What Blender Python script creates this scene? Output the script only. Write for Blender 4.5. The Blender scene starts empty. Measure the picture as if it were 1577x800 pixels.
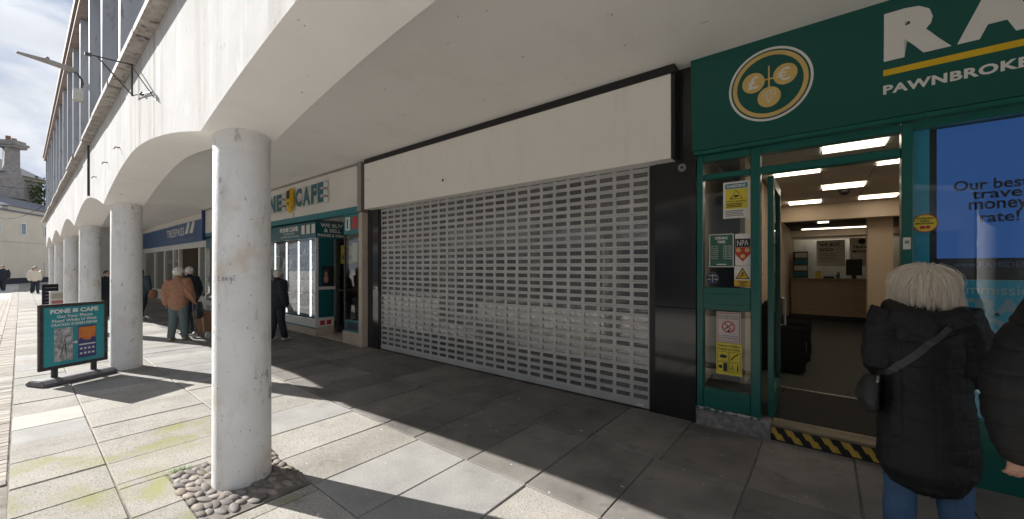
import bpy, bmesh, math, random
from mathutils import Vector, Matrix, noise
from mathutils.bvhtree import BVHTree
R = math.radians
random.seed(7)
S = bpy.context.scene
C = S.collection

# ------------------------------------------------------------------ camera
cam = bpy.data.objects.new('camera', bpy.data.cameras.new('camera'))
C.objects.link(cam)
cam.location = (0, 0, 1.65)
cam.rotation_euler = (R(90), 0, R(38.473))
cam.data.lens = 13.743
cam.data.sensor_width = 36
cam.data.shift_y = 11 / 1577
cam.data.clip_start = 0.05
cam.data.clip_end = 2000
S.camera = cam

# ------------------------------------------------------------------ sky and sun
SUN_EL, SUN_AZ = R(29.0), R(19.5)          # light travels along +X, a little +Y
sun_dir = Vector((-math.cos(SUN_AZ), -math.sin(SUN_AZ), 0))
W = bpy.data.worlds.new('World'); S.world = W; W.use_nodes = True
nt = W.node_tree; nt.nodes.clear()
sky = nt.nodes.new('ShaderNodeTexSky'); sky.sky_type = 'NISHITA'; sky.sun_disc = False
sky.sun_elevation = SUN_EL
sky.sun_rotation = math.atan2(sun_dir.x, sun_dir.y)
sky.air_density = 1.0; sky.dust_density = 0.15; sky.ozone_density = 2.0
bg = nt.nodes.new('ShaderNodeBackground'); bg.inputs[1].default_value = 0.11
out = nt.nodes.new('ShaderNodeOutputWorld')
tc = nt.nodes.new('ShaderNodeTexCoord')
mp = nt.nodes.new('ShaderNodeMapping'); mp.inputs['Scale'].default_value = (1, 1, 1.7)
mp.inputs['Location'].default_value = (0.35, 0.1, 0.3)
n1 = nt.nodes.new('ShaderNodeTexNoise'); n1.inputs['Scale'].default_value = 2.6; n1.inputs['Detail'].default_value = 9
n1.inputs['Roughness'].default_value = 0.56; n1.inputs['Distortion'].default_value = 0.25
cr = nt.nodes.new('ShaderNodeValToRGB')
cr.color_ramp.elements[0].position = 0.40; cr.color_ramp.elements[1].position = 0.52
n2 = nt.nodes.new('ShaderNodeTexNoise'); n2.inputs['Scale'].default_value = 7; n2.inputs['Detail'].default_value = 6
cc = nt.nodes.new('ShaderNodeMix'); cc.data_type = 'RGBA'
cc.inputs[6].default_value = (1.7, 1.85, 2.2, 1); cc.inputs[7].default_value = (4.2, 4.3, 4.5, 1)
mx = nt.nodes.new('ShaderNodeMix'); mx.data_type = 'RGBA'
L = nt.links.new
L(tc.outputs['Generated'], mp.inputs['Vector']); L(mp.outputs[0], n1.inputs['Vector']); L(mp.outputs[0], n2.inputs['Vector'])
L(n1.outputs[0], cr.inputs[0]); L(cr.outputs[0], mx.inputs[0]); L(n2.outputs[0], cc.inputs[0])
dk = nt.nodes.new('ShaderNodeMix'); dk.data_type = 'RGBA'; dk.blend_type = 'DARKEN'; dk.inputs[0].default_value = 1.0
dk.inputs[7].default_value = (1.15, 1.6, 2.4, 1)      # tames the Nishita glow round the hidden sun disc
L(sky.outputs[0], dk.inputs[6]); L(dk.outputs[2], mx.inputs[6]); L(cc.outputs[2], mx.inputs[7]); L(mx.outputs[2], bg.inputs[0]); L(bg.outputs[0], out.inputs[0])

sl = bpy.data.lights.new('sun', 'SUN'); sl.energy = 4.6; sl.angle = R(0.5); sl.color = (1, 0.97, 0.925)
so = bpy.data.objects.new('sun', sl); C.objects.link(so)
ld = Vector((math.cos(SUN_AZ) * math.cos(SUN_EL), math.sin(SUN_AZ) * math.cos(SUN_EL), -math.sin(SUN_EL)))
so.rotation_euler = ld.to_track_quat('-Z', 'Y').to_euler()
so.location = (-20, -10, 25)

S.view_settings.view_transform = 'Standard'
S.view_settings.look = 'None'
S.view_settings.exposure = 1.30
S.view_settings.gamma = 1
S.cycles.max_bounces = 10
S.cycles.diffuse_bounces = 7
S.cycles.glossy_bounces = 4
S.cycles.transparent_max_bounces = 12
S.cycles.sample_clamp_indirect = 6
S.cycles.caustics_reflective = False
S.cycles.caustics_refractive = False

# ------------------------------------------------------------------ materials
def M(name, c1, c2=None, scale=4.0, rough=0.6, metal=0.0, bump=0.0, bscale=80.0, coord='P', stretch=(1, 1, 1),
      lo=0.35, hi=0.65, layers=(), rnd=0.0, spec=0.5, rrand=0.0, coat=0.0, emit=None, estr=0.0):
    m = bpy.data.materials.new(name); m.use_nodes = True
    t = m.node_tree; N = t.nodes; K = t.links.new
    b = N['Principled BSDF']
    b.inputs['Roughness'].default_value = rough; b.inputs['Metallic'].default_value = metal
    b.inputs['Specular IOR Level'].default_value = spec
    if coat: b.inputs['Coat Weight'].default_value = coat; b.inputs['Coat Roughness'].default_value = 0.04
    if coord == 'P':
        g = N.new('ShaderNodeNewGeometry'); src = g.outputs['Position']
    else:
        g = N.new('ShaderNodeTexCoord'); src = g.outputs['Object']
    def nz(sc, st=(1, 1, 1), det=6, dist=0.0, rough_=0.6):
        mpn = N.new('ShaderNodeMapping'); mpn.inputs['Scale'].default_value = st
        K(src, mpn.inputs['Vector'])
        n = N.new('ShaderNodeTexNoise'); n.inputs['Scale'].default_value = sc; n.inputs['Detail'].default_value = det
        n.inputs['Roughness'].default_value = rough_; n.inputs['Distortion'].default_value = dist
        K(mpn.outputs[0], n.inputs['Vector'])
        return n.outputs[0]
    def ramp(s, a, z):
        r = N.new('ShaderNodeMapRange'); r.inputs[1].default_value = a; r.inputs[2].default_value = z
        K(s, r.inputs[0]); return r.outputs[0]
    def mix(f, a, z):
        x = N.new('ShaderNodeMix'); x.data_type = 'RGBA'
        for i, v in ((0, f), (6, a), (7, z)):
            if isinstance(v, (tuple, list)): x.inputs[i].default_value = (*v[:3], 1)
            elif isinstance(v, (int, float)): x.inputs[i].default_value = v
            else: K(v, x.inputs[i])
        return x.outputs[2]
    if c2 is None: c2 = tuple(v * 0.88 for v in c1)
    col = mix(ramp(nz(scale, stretch), lo, hi), c1, c2)
    for (lc, ls, la, lz, lst, amt) in layers:
        f = ramp(nz(ls, lst, 8, 0.3), la, lz)
        mm = N.new('ShaderNodeMath'); mm.operation = 'MULTIPLY'; mm.inputs[1].default_value = amt
        K(f, mm.inputs[0])
        col = mix(mm.outputs[0], col, lc)
    if rnd:
        oi = N.new('ShaderNodeObjectInfo'); hs = N.new('ShaderNodeHueSaturation')
        r = N.new('ShaderNodeMapRange'); r.inputs[3].default_value = 1 - rnd; r.inputs[4].default_value = 1 + rnd
        K(oi.outputs['Random'], r.inputs[0]); K(r.outputs[0], hs.inputs['Value']); K(col, hs.inputs['Color'])
        col = hs.outputs[0]
    K(col, b.inputs['Base Color'])
    if rrand:
        rr = N.new('ShaderNodeMapRange'); rr.inputs[1].default_value = 0.3; rr.inputs[2].default_value = 0.7
        rr.inputs[3].default_value = max(0.02, rough - rrand); rr.inputs[4].default_value = rough + rrand
        K(nz(scale * 2.3), rr.inputs[0]); K(rr.outputs[0], b.inputs['Roughness'])
    if bump:
        bp = N.new('ShaderNodeBump'); bp.inputs['Strength'].default_value = 0.6; bp.inputs['Distance'].default_value = bump
        K(nz(bscale, (1, 1, 1), 5), bp.inputs['Height']); K(bp.outputs[0], b.inputs['Normal'])
    if emit:
        b.inputs['Emission Color'].default_value = (*emit, 1); b.inputs['Emission Strength'].default_value = estr
    return m

def glass_mat(name, tint=(0.9, 0.93, 0.93), ior=1.5, rough=0.01):
    m = bpy.data.materials.new(name); m.use_nodes = True
    t = m.node_tree; N = t.nodes; K = t.links.new; N.remove(N['Principled BSDF'])
    o = N['Material Output']
    a = N.new('ShaderNodeBsdfTransparent'); a.inputs[0].default_value = (*tint, 1)
    g = N.new('ShaderNodeBsdfGlossy'); g.inputs['Roughness'].default_value = rough
    ge = N.new('ShaderNodeNewGeometry'); dt = N.new('ShaderNodeVectorMath'); dt.operation = 'DOT_PRODUCT'
    K(ge.outputs['Normal'], dt.inputs[0]); K(ge.outputs['Incoming'], dt.inputs[1])
    def mth(op, p, q=None):
        e = N.new('ShaderNodeMath'); e.operation = op
        for i, v in ((0, p), (1, q)):
            if v is None: continue
            if isinstance(v, (int, float)): e.inputs[i].default_value = v
            else: K(v, e.inputs[i])
        return e.outputs[0]
    r0 = ((ior - 1) / (ior + 1)) ** 2
    f5 = mth('POWER', mth('SUBTRACT', 1.0, mth('ABSOLUTE', dt.outputs['Value'])), 5.0)
    fr_ = mth('ADD', mth('MULTIPLY', f5, 1 - r0), r0)
    nn = N.new('ShaderNodeTexNoise'); nn.inputs['Scale'].default_value = 1.1
    bp = N.new('ShaderNodeBump'); bp.inputs['Distance'].default_value = 0.004; bp.inputs['Strength'].default_value = 0.3
    K(nn.outputs[0], bp.inputs['Height']); K(bp.outputs[0], g.inputs['Normal'])
    x = N.new('ShaderNodeMixShader')
    K(fr_, x.inputs[0]); K(a.outputs[0], x.inputs[1]); K(g.outputs[0], x.inputs[2]); K(x.outputs[0], o.inputs[0])
    return m

m_wall = M('painted_wall', (0.60, 0.597, 0.59), (0.53, 0.526, 0.518), 1.6, 1.0, spec=0.03, bump=0.004, bscale=45, layers=[
    ((0.40, 0.38, 0.35), 4.0, 0.50, 0.66, (1, 1, 0.09), 0.55), ((0.27, 0.21, 0.16), 6.5, 0.61, 0.68, (1, 1, 0.05), 0.55),
    ((0.70, 0.70, 0.695), 7, 0.58, 0.66, (1, 1, 0.15), 0.6), ((0.15, 0.145, 0.135), 30, 0.65, 0.72, (1, 1, 0.35), 0.7)])
m_column = M('column_paint', (0.76, 0.755, 0.735), (0.68, 0.675, 0.66), 2.2, 0.7, bump=0.006, bscale=30, layers=[
    ((0.55, 0.45, 0.32), 3.1, 0.56, 0.70, (1, 1, 0.75), 0.6), ((0.42, 0.41, 0.385), 7, 0.56, 0.70, (1, 1, 0.3), 0.5), ((0.28, 0.27, 0.25), 11, 0.62, 0.68, (1, 1, 0.5), 0.7),
    ((0.13, 0.125, 0.115), 45, 0.66, 0.70, (1, 1, 0.7), 0.85)])
m_soffit = M('soffit_paint', (0.86, 0.845, 0.82), (0.83, 0.815, 0.79), 1.2, 0.8, bump=0.002, bscale=20, layers=[
    ((0.34, 0.30, 0.26), 13, 0.685, 0.70, (1, 1, 1), 0.8), ((0.74, 0.71, 0.67), 1.7, 0.52, 0.70, (1, 0.4, 1), 0.5)])
m_conc = M('precast_concrete', (0.42, 0.39, 0.36), (0.26, 0.235, 0.21), 9, 0.85, bump=0.006, bscale=40, rnd=0.12, layers=[((0.07, 0.06, 0.055), 12, 0.54, 0.64, (1, 1, 0.6), 0.8)])
m_roofc = M('roof_edge_concrete', (0.34, 0.27, 0.24), (0.22, 0.175, 0.16), 8, 0.85, bump=0.008, bscale=60)
m_fin = M('grey_window_fin', (0.36, 0.385, 0.42), (0.28, 0.30, 0.33), 3, 0.55, stretch=(1, 1, 0.2), layers=[((0.12, 0.11, 0.10), 12, 0.58, 0.66, (1, 1, 0.25), 0.6)])
m_frame_w = M('white_window_frame', (0.72, 0.72, 0.70), None, 6, 0.45)
m_upglass = M('upper_window_glass', (0.10, 0.13, 0.16), (0.16, 0.19, 0.22), 0.9, 0.06, spec=0.9)
m_blind = M('pale_blind', (0.62, 0.61, 0.57), None, 5, 0.7)
m_slab = M('paving_stone', (0.335, 0.316, 0.284), (0.262, 0.246, 0.222), 2.6, 0.8, spec=0.12, bump=0.006, bscale=90, rnd=0.2, layers=[
    ((0.42, 0.395, 0.35), 95, 0.53, 0.64, (1, 1, 1), 0.8), ((0.10, 0.093, 0.08), 80, 0.54, 0.64, (1, 1, 1), 0.8),
    ((0.22, 0.20, 0.17), 1.3, 0.52, 0.68, (1, 1, 1), 0.6), ((0.62, 0.6, 0.57), 15, 0.685, 0.695, (1, 1, 1), 0.8), ((0.10, 0.09, 0.08), 6, 0.62, 0.70, (1, 1, 1), 0.35)])
m_slab_blue = M('grey_paving_stone', (0.32, 0.312, 0.296), (0.25, 0.244, 0.232), 2.6, 0.75, spec=0.12, bump=0.005, bscale=90, rnd=0.1, layers=[
    ((0.38, 0.375, 0.36), 95, 0.54, 0.66, (1, 1, 1), 0.7), ((0.17, 0.165, 0.155), 80, 0.56, 0.66, (1, 1, 1), 0.6), ((0.18, 0.175, 0.165), 1.3, 0.52, 0.70, (1, 1, 1), 0.5), ((0.62, 0.6, 0.57), 15, 0.685, 0.695, (1, 1, 1), 0.8)])
m_slab_moss = M('mossy_paving_stone', (0.33, 0.31, 0.272), (0.258, 0.24, 0.212), 2.6, 0.85, spec=0.12, bump=0.006, bscale=90, rnd=0.06, layers=[
    ((0.42, 0.395, 0.35), 95, 0.53, 0.64, (1, 1, 1), 0.8), ((0.10, 0.093, 0.08), 80, 0.54, 0.64, (1, 1, 1), 0.8), ((0.24, 0.25, 0.07), 2.6, 0.48, 0.64, (1, 1, 1), 0.6)])
m_slab_shade = M('shade_darkened_paving_stone', (0.21, 0.195, 0.18), (0.155, 0.145, 0.132), 2.6, 0.7, spec=0.12, bump=0.005, bscale=90, rnd=0.18, layers=[
    ((0.21, 0.2, 0.19), 95, 0.54, 0.66, (1, 1, 1), 0.6), ((0.09, 0.085, 0.08), 1.3, 0.50, 0.70, (1, 1, 1), 0.6), ((0.55, 0.53, 0.5), 15, 0.68, 0.695, (1, 1, 1), 0.85), ((0.07, 0.065, 0.06), 5, 0.58, 0.7, (1, 1, 1), 0.5)])  # base colour lowered to imitate the arcade's shade on these slabs
m_slab_white = M('pale_paving_stone', (0.46, 0.43, 0.385), (0.40, 0.375, 0.335), 4, 0.8, spec=0.12, bump=0.003, bscale=90)
m_mortar = M('mortar_joint', (0.24, 0.215, 0.18), (0.10, 0.09, 0.075), 5, 0.95, bump=0.012, bscale=70, layers=[((0.06, 0.09, 0.02), 3.0, 0.58, 0.7, (1, 1, 1), 0.6)])
m_sett = M('street_sett', (0.38, 0.34, 0.30), (0.28, 0.25, 0.22), 3, 0.85, spec=0.12, bump=0.004, bscale=110, rnd=0.22)
m_cobble = M('river_cobble', (0.215, 0.18, 0.158), (0.14, 0.127, 0.12), 5, 0.75, spec=0.25, coord='P', bump=0.0008, bscale=120, rnd=0.42, layers=[((0.28, 0.23, 0.16), 9, 0.52, 0.62, (1, 1, 1), 0.6), ((0.12, 0.12, 0.125), 11, 0.55, 0.62, (1, 1, 1), 0.5)])
m_gran = M('black_granite', (0.016, 0.016, 0.018), (0.024, 0.024, 0.026), 160, 0.09, spec=0.6)
m_black = M('black_trim', (0.012, 0.012, 0.013), None, 8, 0.45)
m_board = M('cream_fascia_board', (0.86, 0.835, 0.79), (0.84, 0.815, 0.77), 1.3, 0.5, layers=[((0.7, 0.66, 0.60), 6, 0.56, 0.70, (1, 1, 0.3), 0.3), ((0.5, 0.46, 0.42), 40, 0.70, 0.73, (1, 1, 1), 0.5)])
m_shut = M('galvanised_shutter', (0.57, 0.572, 0.57), (0.49, 0.492, 0.49), 5, 0.42, metal=0.2, rnd=0.05, layers=[((0.2, 0.19, 0.18), 24, 0.63, 0.69, (1, 1, 1), 0.5)])
m_cable = M('black_cable', (0.01, 0.01, 0.011), None, 8, 1.0, spec=0.0)
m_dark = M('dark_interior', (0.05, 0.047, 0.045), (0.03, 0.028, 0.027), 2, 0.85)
m_green = M('green_gloss_paint', (0.006, 0.115, 0.094), (0.005, 0.10, 0.082), 3, 0.28, spec=0.5, layers=[((0.03, 0.07, 0.06), 30, 0.64, 0.70, (1, 1, 1), 0.5)])
m_greenf = M('green_sign_panel', (0.003, 0.090, 0.073), (0.003, 0.083, 0.068), 1.2, 0.33)
m_silver = M('silver_grey_lettering', (0.74, 0.73, 0.70), (0.69, 0.68, 0.65), 6, 0.45)
m_gold = M('gold_lettering', (0.66, 0.47, 0.16), (0.60, 0.42, 0.14), 6, 0.5)
m_yellow = M('yellow_stripe', (0.72, 0.47, 0.01), None, 6, 0.5)
m_tapey = M('hazard_yellow', (0.62, 0.40, 0.05), (0.45, 0.30, 0.06), 14, 0.6, layers=[((0.12, 0.09, 0.05), 30, 0.64, 0.74, (1, 1, 1), 0.7)])
m_plinth = M('worn_stone_plinth', (0.30, 0.28, 0.265), (0.16, 0.15, 0.145), 16, 0.9, bump=0.008, bscale=50)
m_tread = M('worn_tan_tread', (0.22, 0.18, 0.12), (0.12, 0.095, 0.065), 9, 0.7, stretch=(0.3, 1, 1))
m_mat = M('black_door_mat', (0.012, 0.012, 0.013), (0.02, 0.02, 0.02), 60, 0.95, bump=0.003, bscale=200)
m_carpet = M('dark_grey_carpet', (0.045, 0.048, 0.047), (0.035, 0.037, 0.036), 40, 0.95)
m_intw = M('beige_room_wall', (0.62, 0.52, 0.40), (0.58, 0.485, 0.37), 2, 0.8)
m_tile = M('grey_ceiling_tile', (0.50, 0.48, 0.44), (0.45, 0.43, 0.40), 12, 0.85, rnd=0.05)
m_wood = M('brown_counter', (0.40, 0.30, 0.21), (0.33, 0.245, 0.17), 5, 0.5, stretch=(1, 1, 6))
m_lamp = M('lit_ceiling_panel', (0.9, 0.85, 0.75), None, 3, 0.5, emit=(1.0, 0.86, 0.68), estr=1.9)
m_led = M('lit_strip', (0.9, 0.9, 0.9), None, 3, 0.5, emit=(0.88, 0.95, 1.0), estr=1.6)
m_white = M('white_print', (0.78, 0.77, 0.74), None, 6, 0.5)
m_paper = M('white_paper', (0.78, 0.75, 0.70), None, 6, 0.6)
m_ink = M('black_ink', (0.015, 0.015, 0.016), None, 6, 0.5)
m_yel = M('yellow_print', (0.72, 0.60, 0.05), None, 6, 0.45)
m_red = M('red_print', (0.52, 0.04, 0.035), None, 6, 0.45)
m_screen = M('blue_lit_screen', (0.02, 0.07, 0.22), None, 3, 0.35, emit=(0.028, 0.10, 0.33), estr=0.22)
m_cyan = M('cyan_vinyl', (0.02, 0.42, 0.66), None, 2, 0.35)
m_teal = M('teal_shop_paint', (0.015, 0.19, 0.22), (0.013, 0.165, 0.195), 3, 0.35)
m_tealf = M('teal_sign_panel', (0.008, 0.115, 0.14), None, 2, 0.35)
m_offw = M('offwhite_sign_panel', (0.76, 0.74, 0.70), (0.71, 0.69, 0.65), 2, 0.5)
m_beige = M('beige_wall_tile', (0.58, 0.49, 0.40), (0.50, 0.42, 0.34), 7, 0.4)
m_alu = M('aluminium_frame', (0.40, 0.38, 0.36), None, 6, 0.35, metal=0.6)
m_navy = M('navy_sign_panel', (0.03, 0.10, 0.25), (0.027, 0.09, 0.23), 2, 0.4)
m_steel = M('weathered_steel', (0.09, 0.09, 0.095), (0.05, 0.045, 0.04), 20, 0.55, metal=0.4)
m_lampg = M('grey_lamp_housing', (0.33, 0.31, 0.28), (0.24, 0.22, 0.20), 12, 0.5)
m_glass = glass_mat('shop_glass')
m_sglass = glass_mat('shutter_glass', (0.7, 0.71, 0.71), 2.9, 0.03)
m_phone = M('phone_case_stock', (0.12, 0.12, 0.14), (0.35, 0.30, 0.33), 9, 0.35, rnd=0.5)
m_render = M('cream_render', (0.62, 0.56, 0.44), (0.56, 0.505, 0.395), 0.8, 0.85, layers=[((0.42, 0.38, 0.3), 2.5, 0.6, 0.8, (1, 1, 0.2), 0.4)])
m_slate = M('slate_roof', (0.12, 0.125, 0.14), (0.075, 0.08, 0.09), 2.5, 0.6, rnd=0.15)
m_stone = M('old_stone', (0.34, 0.31, 0.285), (0.23, 0.21, 0.195), 3, 0.9, bump=0.03, bscale=4)
m_stonel = M('pale_stone_trim', (0.36, 0.31, 0.25), None, 3, 0.9)
m_brickw = M('red_brick_wall', (0.30, 0.15, 0.10), (0.22, 0.11, 0.08), 3, 0.85)
m_leaf = M('tree_leaf', (0.07, 0.12, 0.025), (0.045, 0.085, 0.018), 2.0, 0.6)
m_bark = M('tree_bark', (0.10, 0.075, 0.05), (0.06, 0.045, 0.03), 8, 0.9)
m_skin = M('skin', (0.50, 0.30, 0.22), (0.44, 0.25, 0.18), 30, 0.5, coord='O')
m_coat = M('black_coat_fabric', (0.0075, 0.0078, 0.0088), (0.012, 0.012, 0.013), 40, 0.62, coord='O', bump=0.0015, bscale=260, spec=0.35)
m_jean = M('blue_denim', (0.055, 0.125, 0.24), (0.04, 0.09, 0.18), 7, 0.85, coord='O', bump=0.001, bscale=350, layers=[((0.09, 0.18, 0.30), 3, 0.5, 0.75, (1, 1, 0.4), 0.5)])
m_hairw = M('pale_blonde_hair', (0.95, 0.90, 0.80), (0.90, 0.82, 0.69), 30, 0.45, coord='O', stretch=(1, 1, 0.2))
m_hairg = M('white_grey_hair', (0.72, 0.69, 0.64), (0.55, 0.52, 0.48), 30, 0.6, coord='O', bump=0.01, bscale=40)
m_haird = M('dark_hair', (0.02, 0.016, 0.014), None, 30, 0.5, coord='O')
m_orange = M('orange_quilted_fabric', (0.34, 0.165, 0.095), (0.28, 0.135, 0.075), 12, 0.6, coord='O')
m_olive = M('grey_green_trousers', (0.11, 0.15, 0.15), (0.085, 0.12, 0.12), 12, 0.85, coord='O')
m_navyc = M('dark_navy_cloth', (0.014, 0.018, 0.028), None, 20, 0.8, coord='O')
m_bluec = M('dull_blue_cloth', (0.045, 0.065, 0.09), None, 20, 0.8, coord='O')
m_cream = M('cream_cloth', (0.55, 0.50, 0.42), None, 20, 0.8, coord='O')
m_shoe = M('tan_boot', (0.34, 0.28, 0.17), None, 20, 0.7, coord='O')
m_shoeb = M('dark_shoe', (0.03, 0.03, 0.03), None, 20, 0.6, coord='O')
m_shoew = M('pale_shoe', (0.5, 0.47, 0.42), None, 20, 0.6, coord='O')
m_wick = M('wicker', (0.30, 0.15, 0.08), (0.20, 0.09, 0.045), 60, 0.7, coord='O', bump=0.006, bscale=90)
m_bag = M('grey_bag_leather', (0.028, 0.03, 0.031), (0.02, 0.021, 0.022), 20, 0.45, coord='O')

# ------------------------------------------------------------------ helpers
TMP = bpy.data.scenes.new('workbench')        # scratch scene for evaluating text and remesh
OFF = {}                                     # world offset of each parent (unrotated things)
class MB:
    def __init__(s): s.v = []; s.f = []; s.mi = []; s.cur = 0
    def m(s, i): s.cur = i; return s
    def add(s, vs, fs):
        n = len(s.v); s.v += [tuple(v) for v in vs]
        for f in fs: s.f.append(tuple(i + n for i in f)); s.mi.append(s.cur)
        return s
    def box(s, x0, x1, y0, y1, z0, z1):
        return s.add([(x0, y0, z0), (x1, y0, z0), (x1, y1, z0), (x0, y1, z0), (x0, y0, z1), (x1, y0, z1), (x1, y1, z1), (x0, y1, z1)],
                     [(0, 3, 2, 1), (4, 5, 6, 7), (0, 1, 5, 4), (1, 2, 6, 5), (2, 3, 7, 6), (3, 0, 4, 7)])
    def prism(s, poly, ax, a, b):            # poly in the two other axes (XZ for Y, YZ for X, XY for Z)
        def p(u, v, w):
            return (u, w, v) if ax == 'Y' else (w, u, v) if ax == 'X' else (u, v, w)
        n = len(poly)
        vs = [p(u, v, a) for u, v in poly] + [p(u, v, b) for u, v in poly]
        fs = [tuple(range(n)), tuple(range(2 * n - 1, n - 1, -1))] + [(i, i + n, (i + 1) % n + n, (i + 1) % n) for i in range(n)]
        return s.add(vs, fs)
    def ring(s, cx, cz, ri, ro, y0, y1, n=40):
        vs = []
        for i in range(n):
            a = 2 * math.pi * i / n; c_, s_ = math.cos(a), math.sin(a)
            vs += [(cx + ri * c_, y0, cz + ri * s_), (cx + ro * c_, y0, cz + ro * s_), (cx + ro * c_, y1, cz + ro * s_), (cx + ri * c_, y1, cz + ri * s_)]
        fs = []
        for i in range(n):
            a = 4 * i; b = 4 * ((i + 1) % n)
            fs += [(a, b, b + 1, a + 1), (a + 1, b + 1, b + 2, a + 2), (a + 3, a, b, b + 3) if False else (a, a + 3, b + 3, b)]
        return s.add(vs, fs)
    def disc(s, cx, cz, r, y0, y1, n=32, rz=None):
        rz = rz or r
        return s.prism([(cx + r * math.cos(2 * math.pi * i / n), cz + rz * math.sin(2 * math.pi * i / n)) for i in range(n)], 'Y', y0, y1)
    def cyl(s, cx, cy, z0, z1, r, n=24, r1=None):
        r1 = r if r1 is None else r1
        vs = [(cx + r * math.cos(2 * math.pi * i / n), cy + r * math.sin(2 * math.pi * i / n), z0) for i in range(n)] + \
             [(cx + r1 * math.cos(2 * math.pi * i / n), cy + r1 * math.sin(2 * math.pi * i / n), z1) for i in range(n)]
        return s.add(vs, [tuple(range(n - 1, -1, -1)), tuple(range(n, 2 * n))] + [(i, (i + 1) % n, (i + 1) % n + n, i + n) for i in range(n)])
    def loft(s, pts, rad, n=14, ref=None, cap=True):
        pts = [Vector(p) for p in pts]; rad = [(r, r) if isinstance(r, (int, float)) else r for r in rad]
        if cap:                              # rounded ends
            t0 = (pts[0] - pts[1]).normalized(); t1 = (pts[-1] - pts[-2]).normalized()
            r0, r1 = rad[0], rad[-1]; e0, e1 = min(r0), min(r1)
            pts = [pts[0] + t0 * e0 * .9, pts[0] + t0 * e0 * .62] + pts + [pts[-1] + t1 * e1 * .62, pts[-1] + t1 * e1 * .9]
            q = lambda r, k: (r[0] * k, r[1] * k)
            rad = [q(r0, .3), q(r0, .75)] + rad + [q(r1, .75), q(r1, .3)]
        vs = []; m = len(pts)
        for i, p in enumerate(pts):
            t = (pts[min(i + 1, m - 1)] - pts[max(i - 1, 0)]).normalized()
            rf = Vector(ref) if ref else (Vector((1, 0, 0)) if abs(t.x) < .85 else Vector((0, 0, 1)))
            u = (rf - t * rf.dot(t)).normalized(); w = t.cross(u)
            for j in range(n):
                a = 2 * math.pi * j / n
                vs.append(p + u * rad[i][0] * math.cos(a) + w * rad[i][1] * math.sin(a))
        fs = [tuple(range(n - 1, -1, -1)), tuple(range((m - 1) * n, m * n))]
        for i in range(m - 1):
            for j in range(n):
                a = i * n + j; b = i * n + (j + 1) % n
                fs.append((a, b, b + n, a + n))
        return s.add(vs, fs)
    def tube(s, pts, r, n=8): return s.loft(pts, [r] * len(pts), n, cap=False)
    def ell(s, c, r, n=14, k=9):
        vs = []; fs = []
        for i in range(1, k):
            th = math.pi * i / k
            for j in range(n):
                a = 2 * math.pi * j / n
                vs.append((c[0] + r[0] * math.sin(th) * math.cos(a), c[1] + r[1] * math.sin(th) * math.sin(a), c[2] + r[2] * math.cos(th)))
        top = len(vs); vs += [(c[0], c[1], c[2] + r[2]), (c[0], c[1], c[2] - r[2])]
        for i in range(k - 2):
            for j in range(n):
                a = i * n + j; b = i * n + (j + 1) % n
                fs.append((a, a + n, b + n, b))
        for j in range(n):
            fs.append((top, j, (j + 1) % n)); fs.append((top + 1, (k - 2) * n + (j + 1) % n, (k - 2) * n + j))
        return s.add(vs, fs)
    def build(s, name, mats, parent=None, smooth=False, bevel=0.0, local=False, seg=1):
        o = OFF.get(parent, Vector((0, 0, 0))) if (parent and not local) else Vector((0, 0, 0))
        me = bpy.data.meshes.new(name)
        me.from_pydata([(v[0] - o.x, v[1] - o.y, v[2] - o.z) for v in s.v], [], s.f)
        if not isinstance(mats, (list, tuple)): mats = [mats]
        for m_ in mats: me.materials.append(m_)
        if len(mats) > 1: me.polygons.foreach_set('material_index', s.mi)
        bm = bmesh.new(); bm.from_mesh(me)
        bmesh.ops.recalc_face_normals(bm, faces=bm.faces)
        if bevel: bmesh.ops.bevel(bm, geom=list(bm.edges), offset=bevel, segments=seg, affect='EDGES', clamp_overlap=True)
        bm.to_mesh(me); bm.free()
        if smooth: me.polygons.foreach_set('use_smooth', [True] * len(me.polygons))
        return link(name, me, parent)
def link(name, me, parent=None):
    ob = bpy.data.objects.new(name, me); C.objects.link(ob)
    if parent: ob.parent = parent; OFF[ob] = OFF.get(parent, Vector((0, 0, 0)))
    return ob
def tag(o, label=None, cat=None, group=None, kind=None):
    if label: o['label'] = label
    if cat: o['category'] = cat
    if group: o['group'] = group
    if kind: o['kind'] = kind
    return o
def thing(name, label, cat, loc=(0, 0, 0), rz=0.0, group=None):
    o = bpy.data.objects.new(name, None); o.empty_display_size = .2; C.objects.link(o)
    o.location = loc; o.rotation_euler = (0, 0, rz); OFF[o] = Vector(loc)
    return tag(o, label, cat, group)
def inst(src, loc, parent=None, rot=None, scale=None, name=None):
    o = src.copy(); C.objects.link(o)
    if parent is not None: o.parent = parent
    o.location = loc
    if rot: o.rotation_euler = rot
    if scale: o.scale = scale
    OFF[o] = OFF.get(o.parent, Vector((0, 0, 0)))
    return o
def box(name, mat, parent, *b, bevel=0.0): return MB().box(*b).build(name, mat, parent, bevel=bevel)
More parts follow.
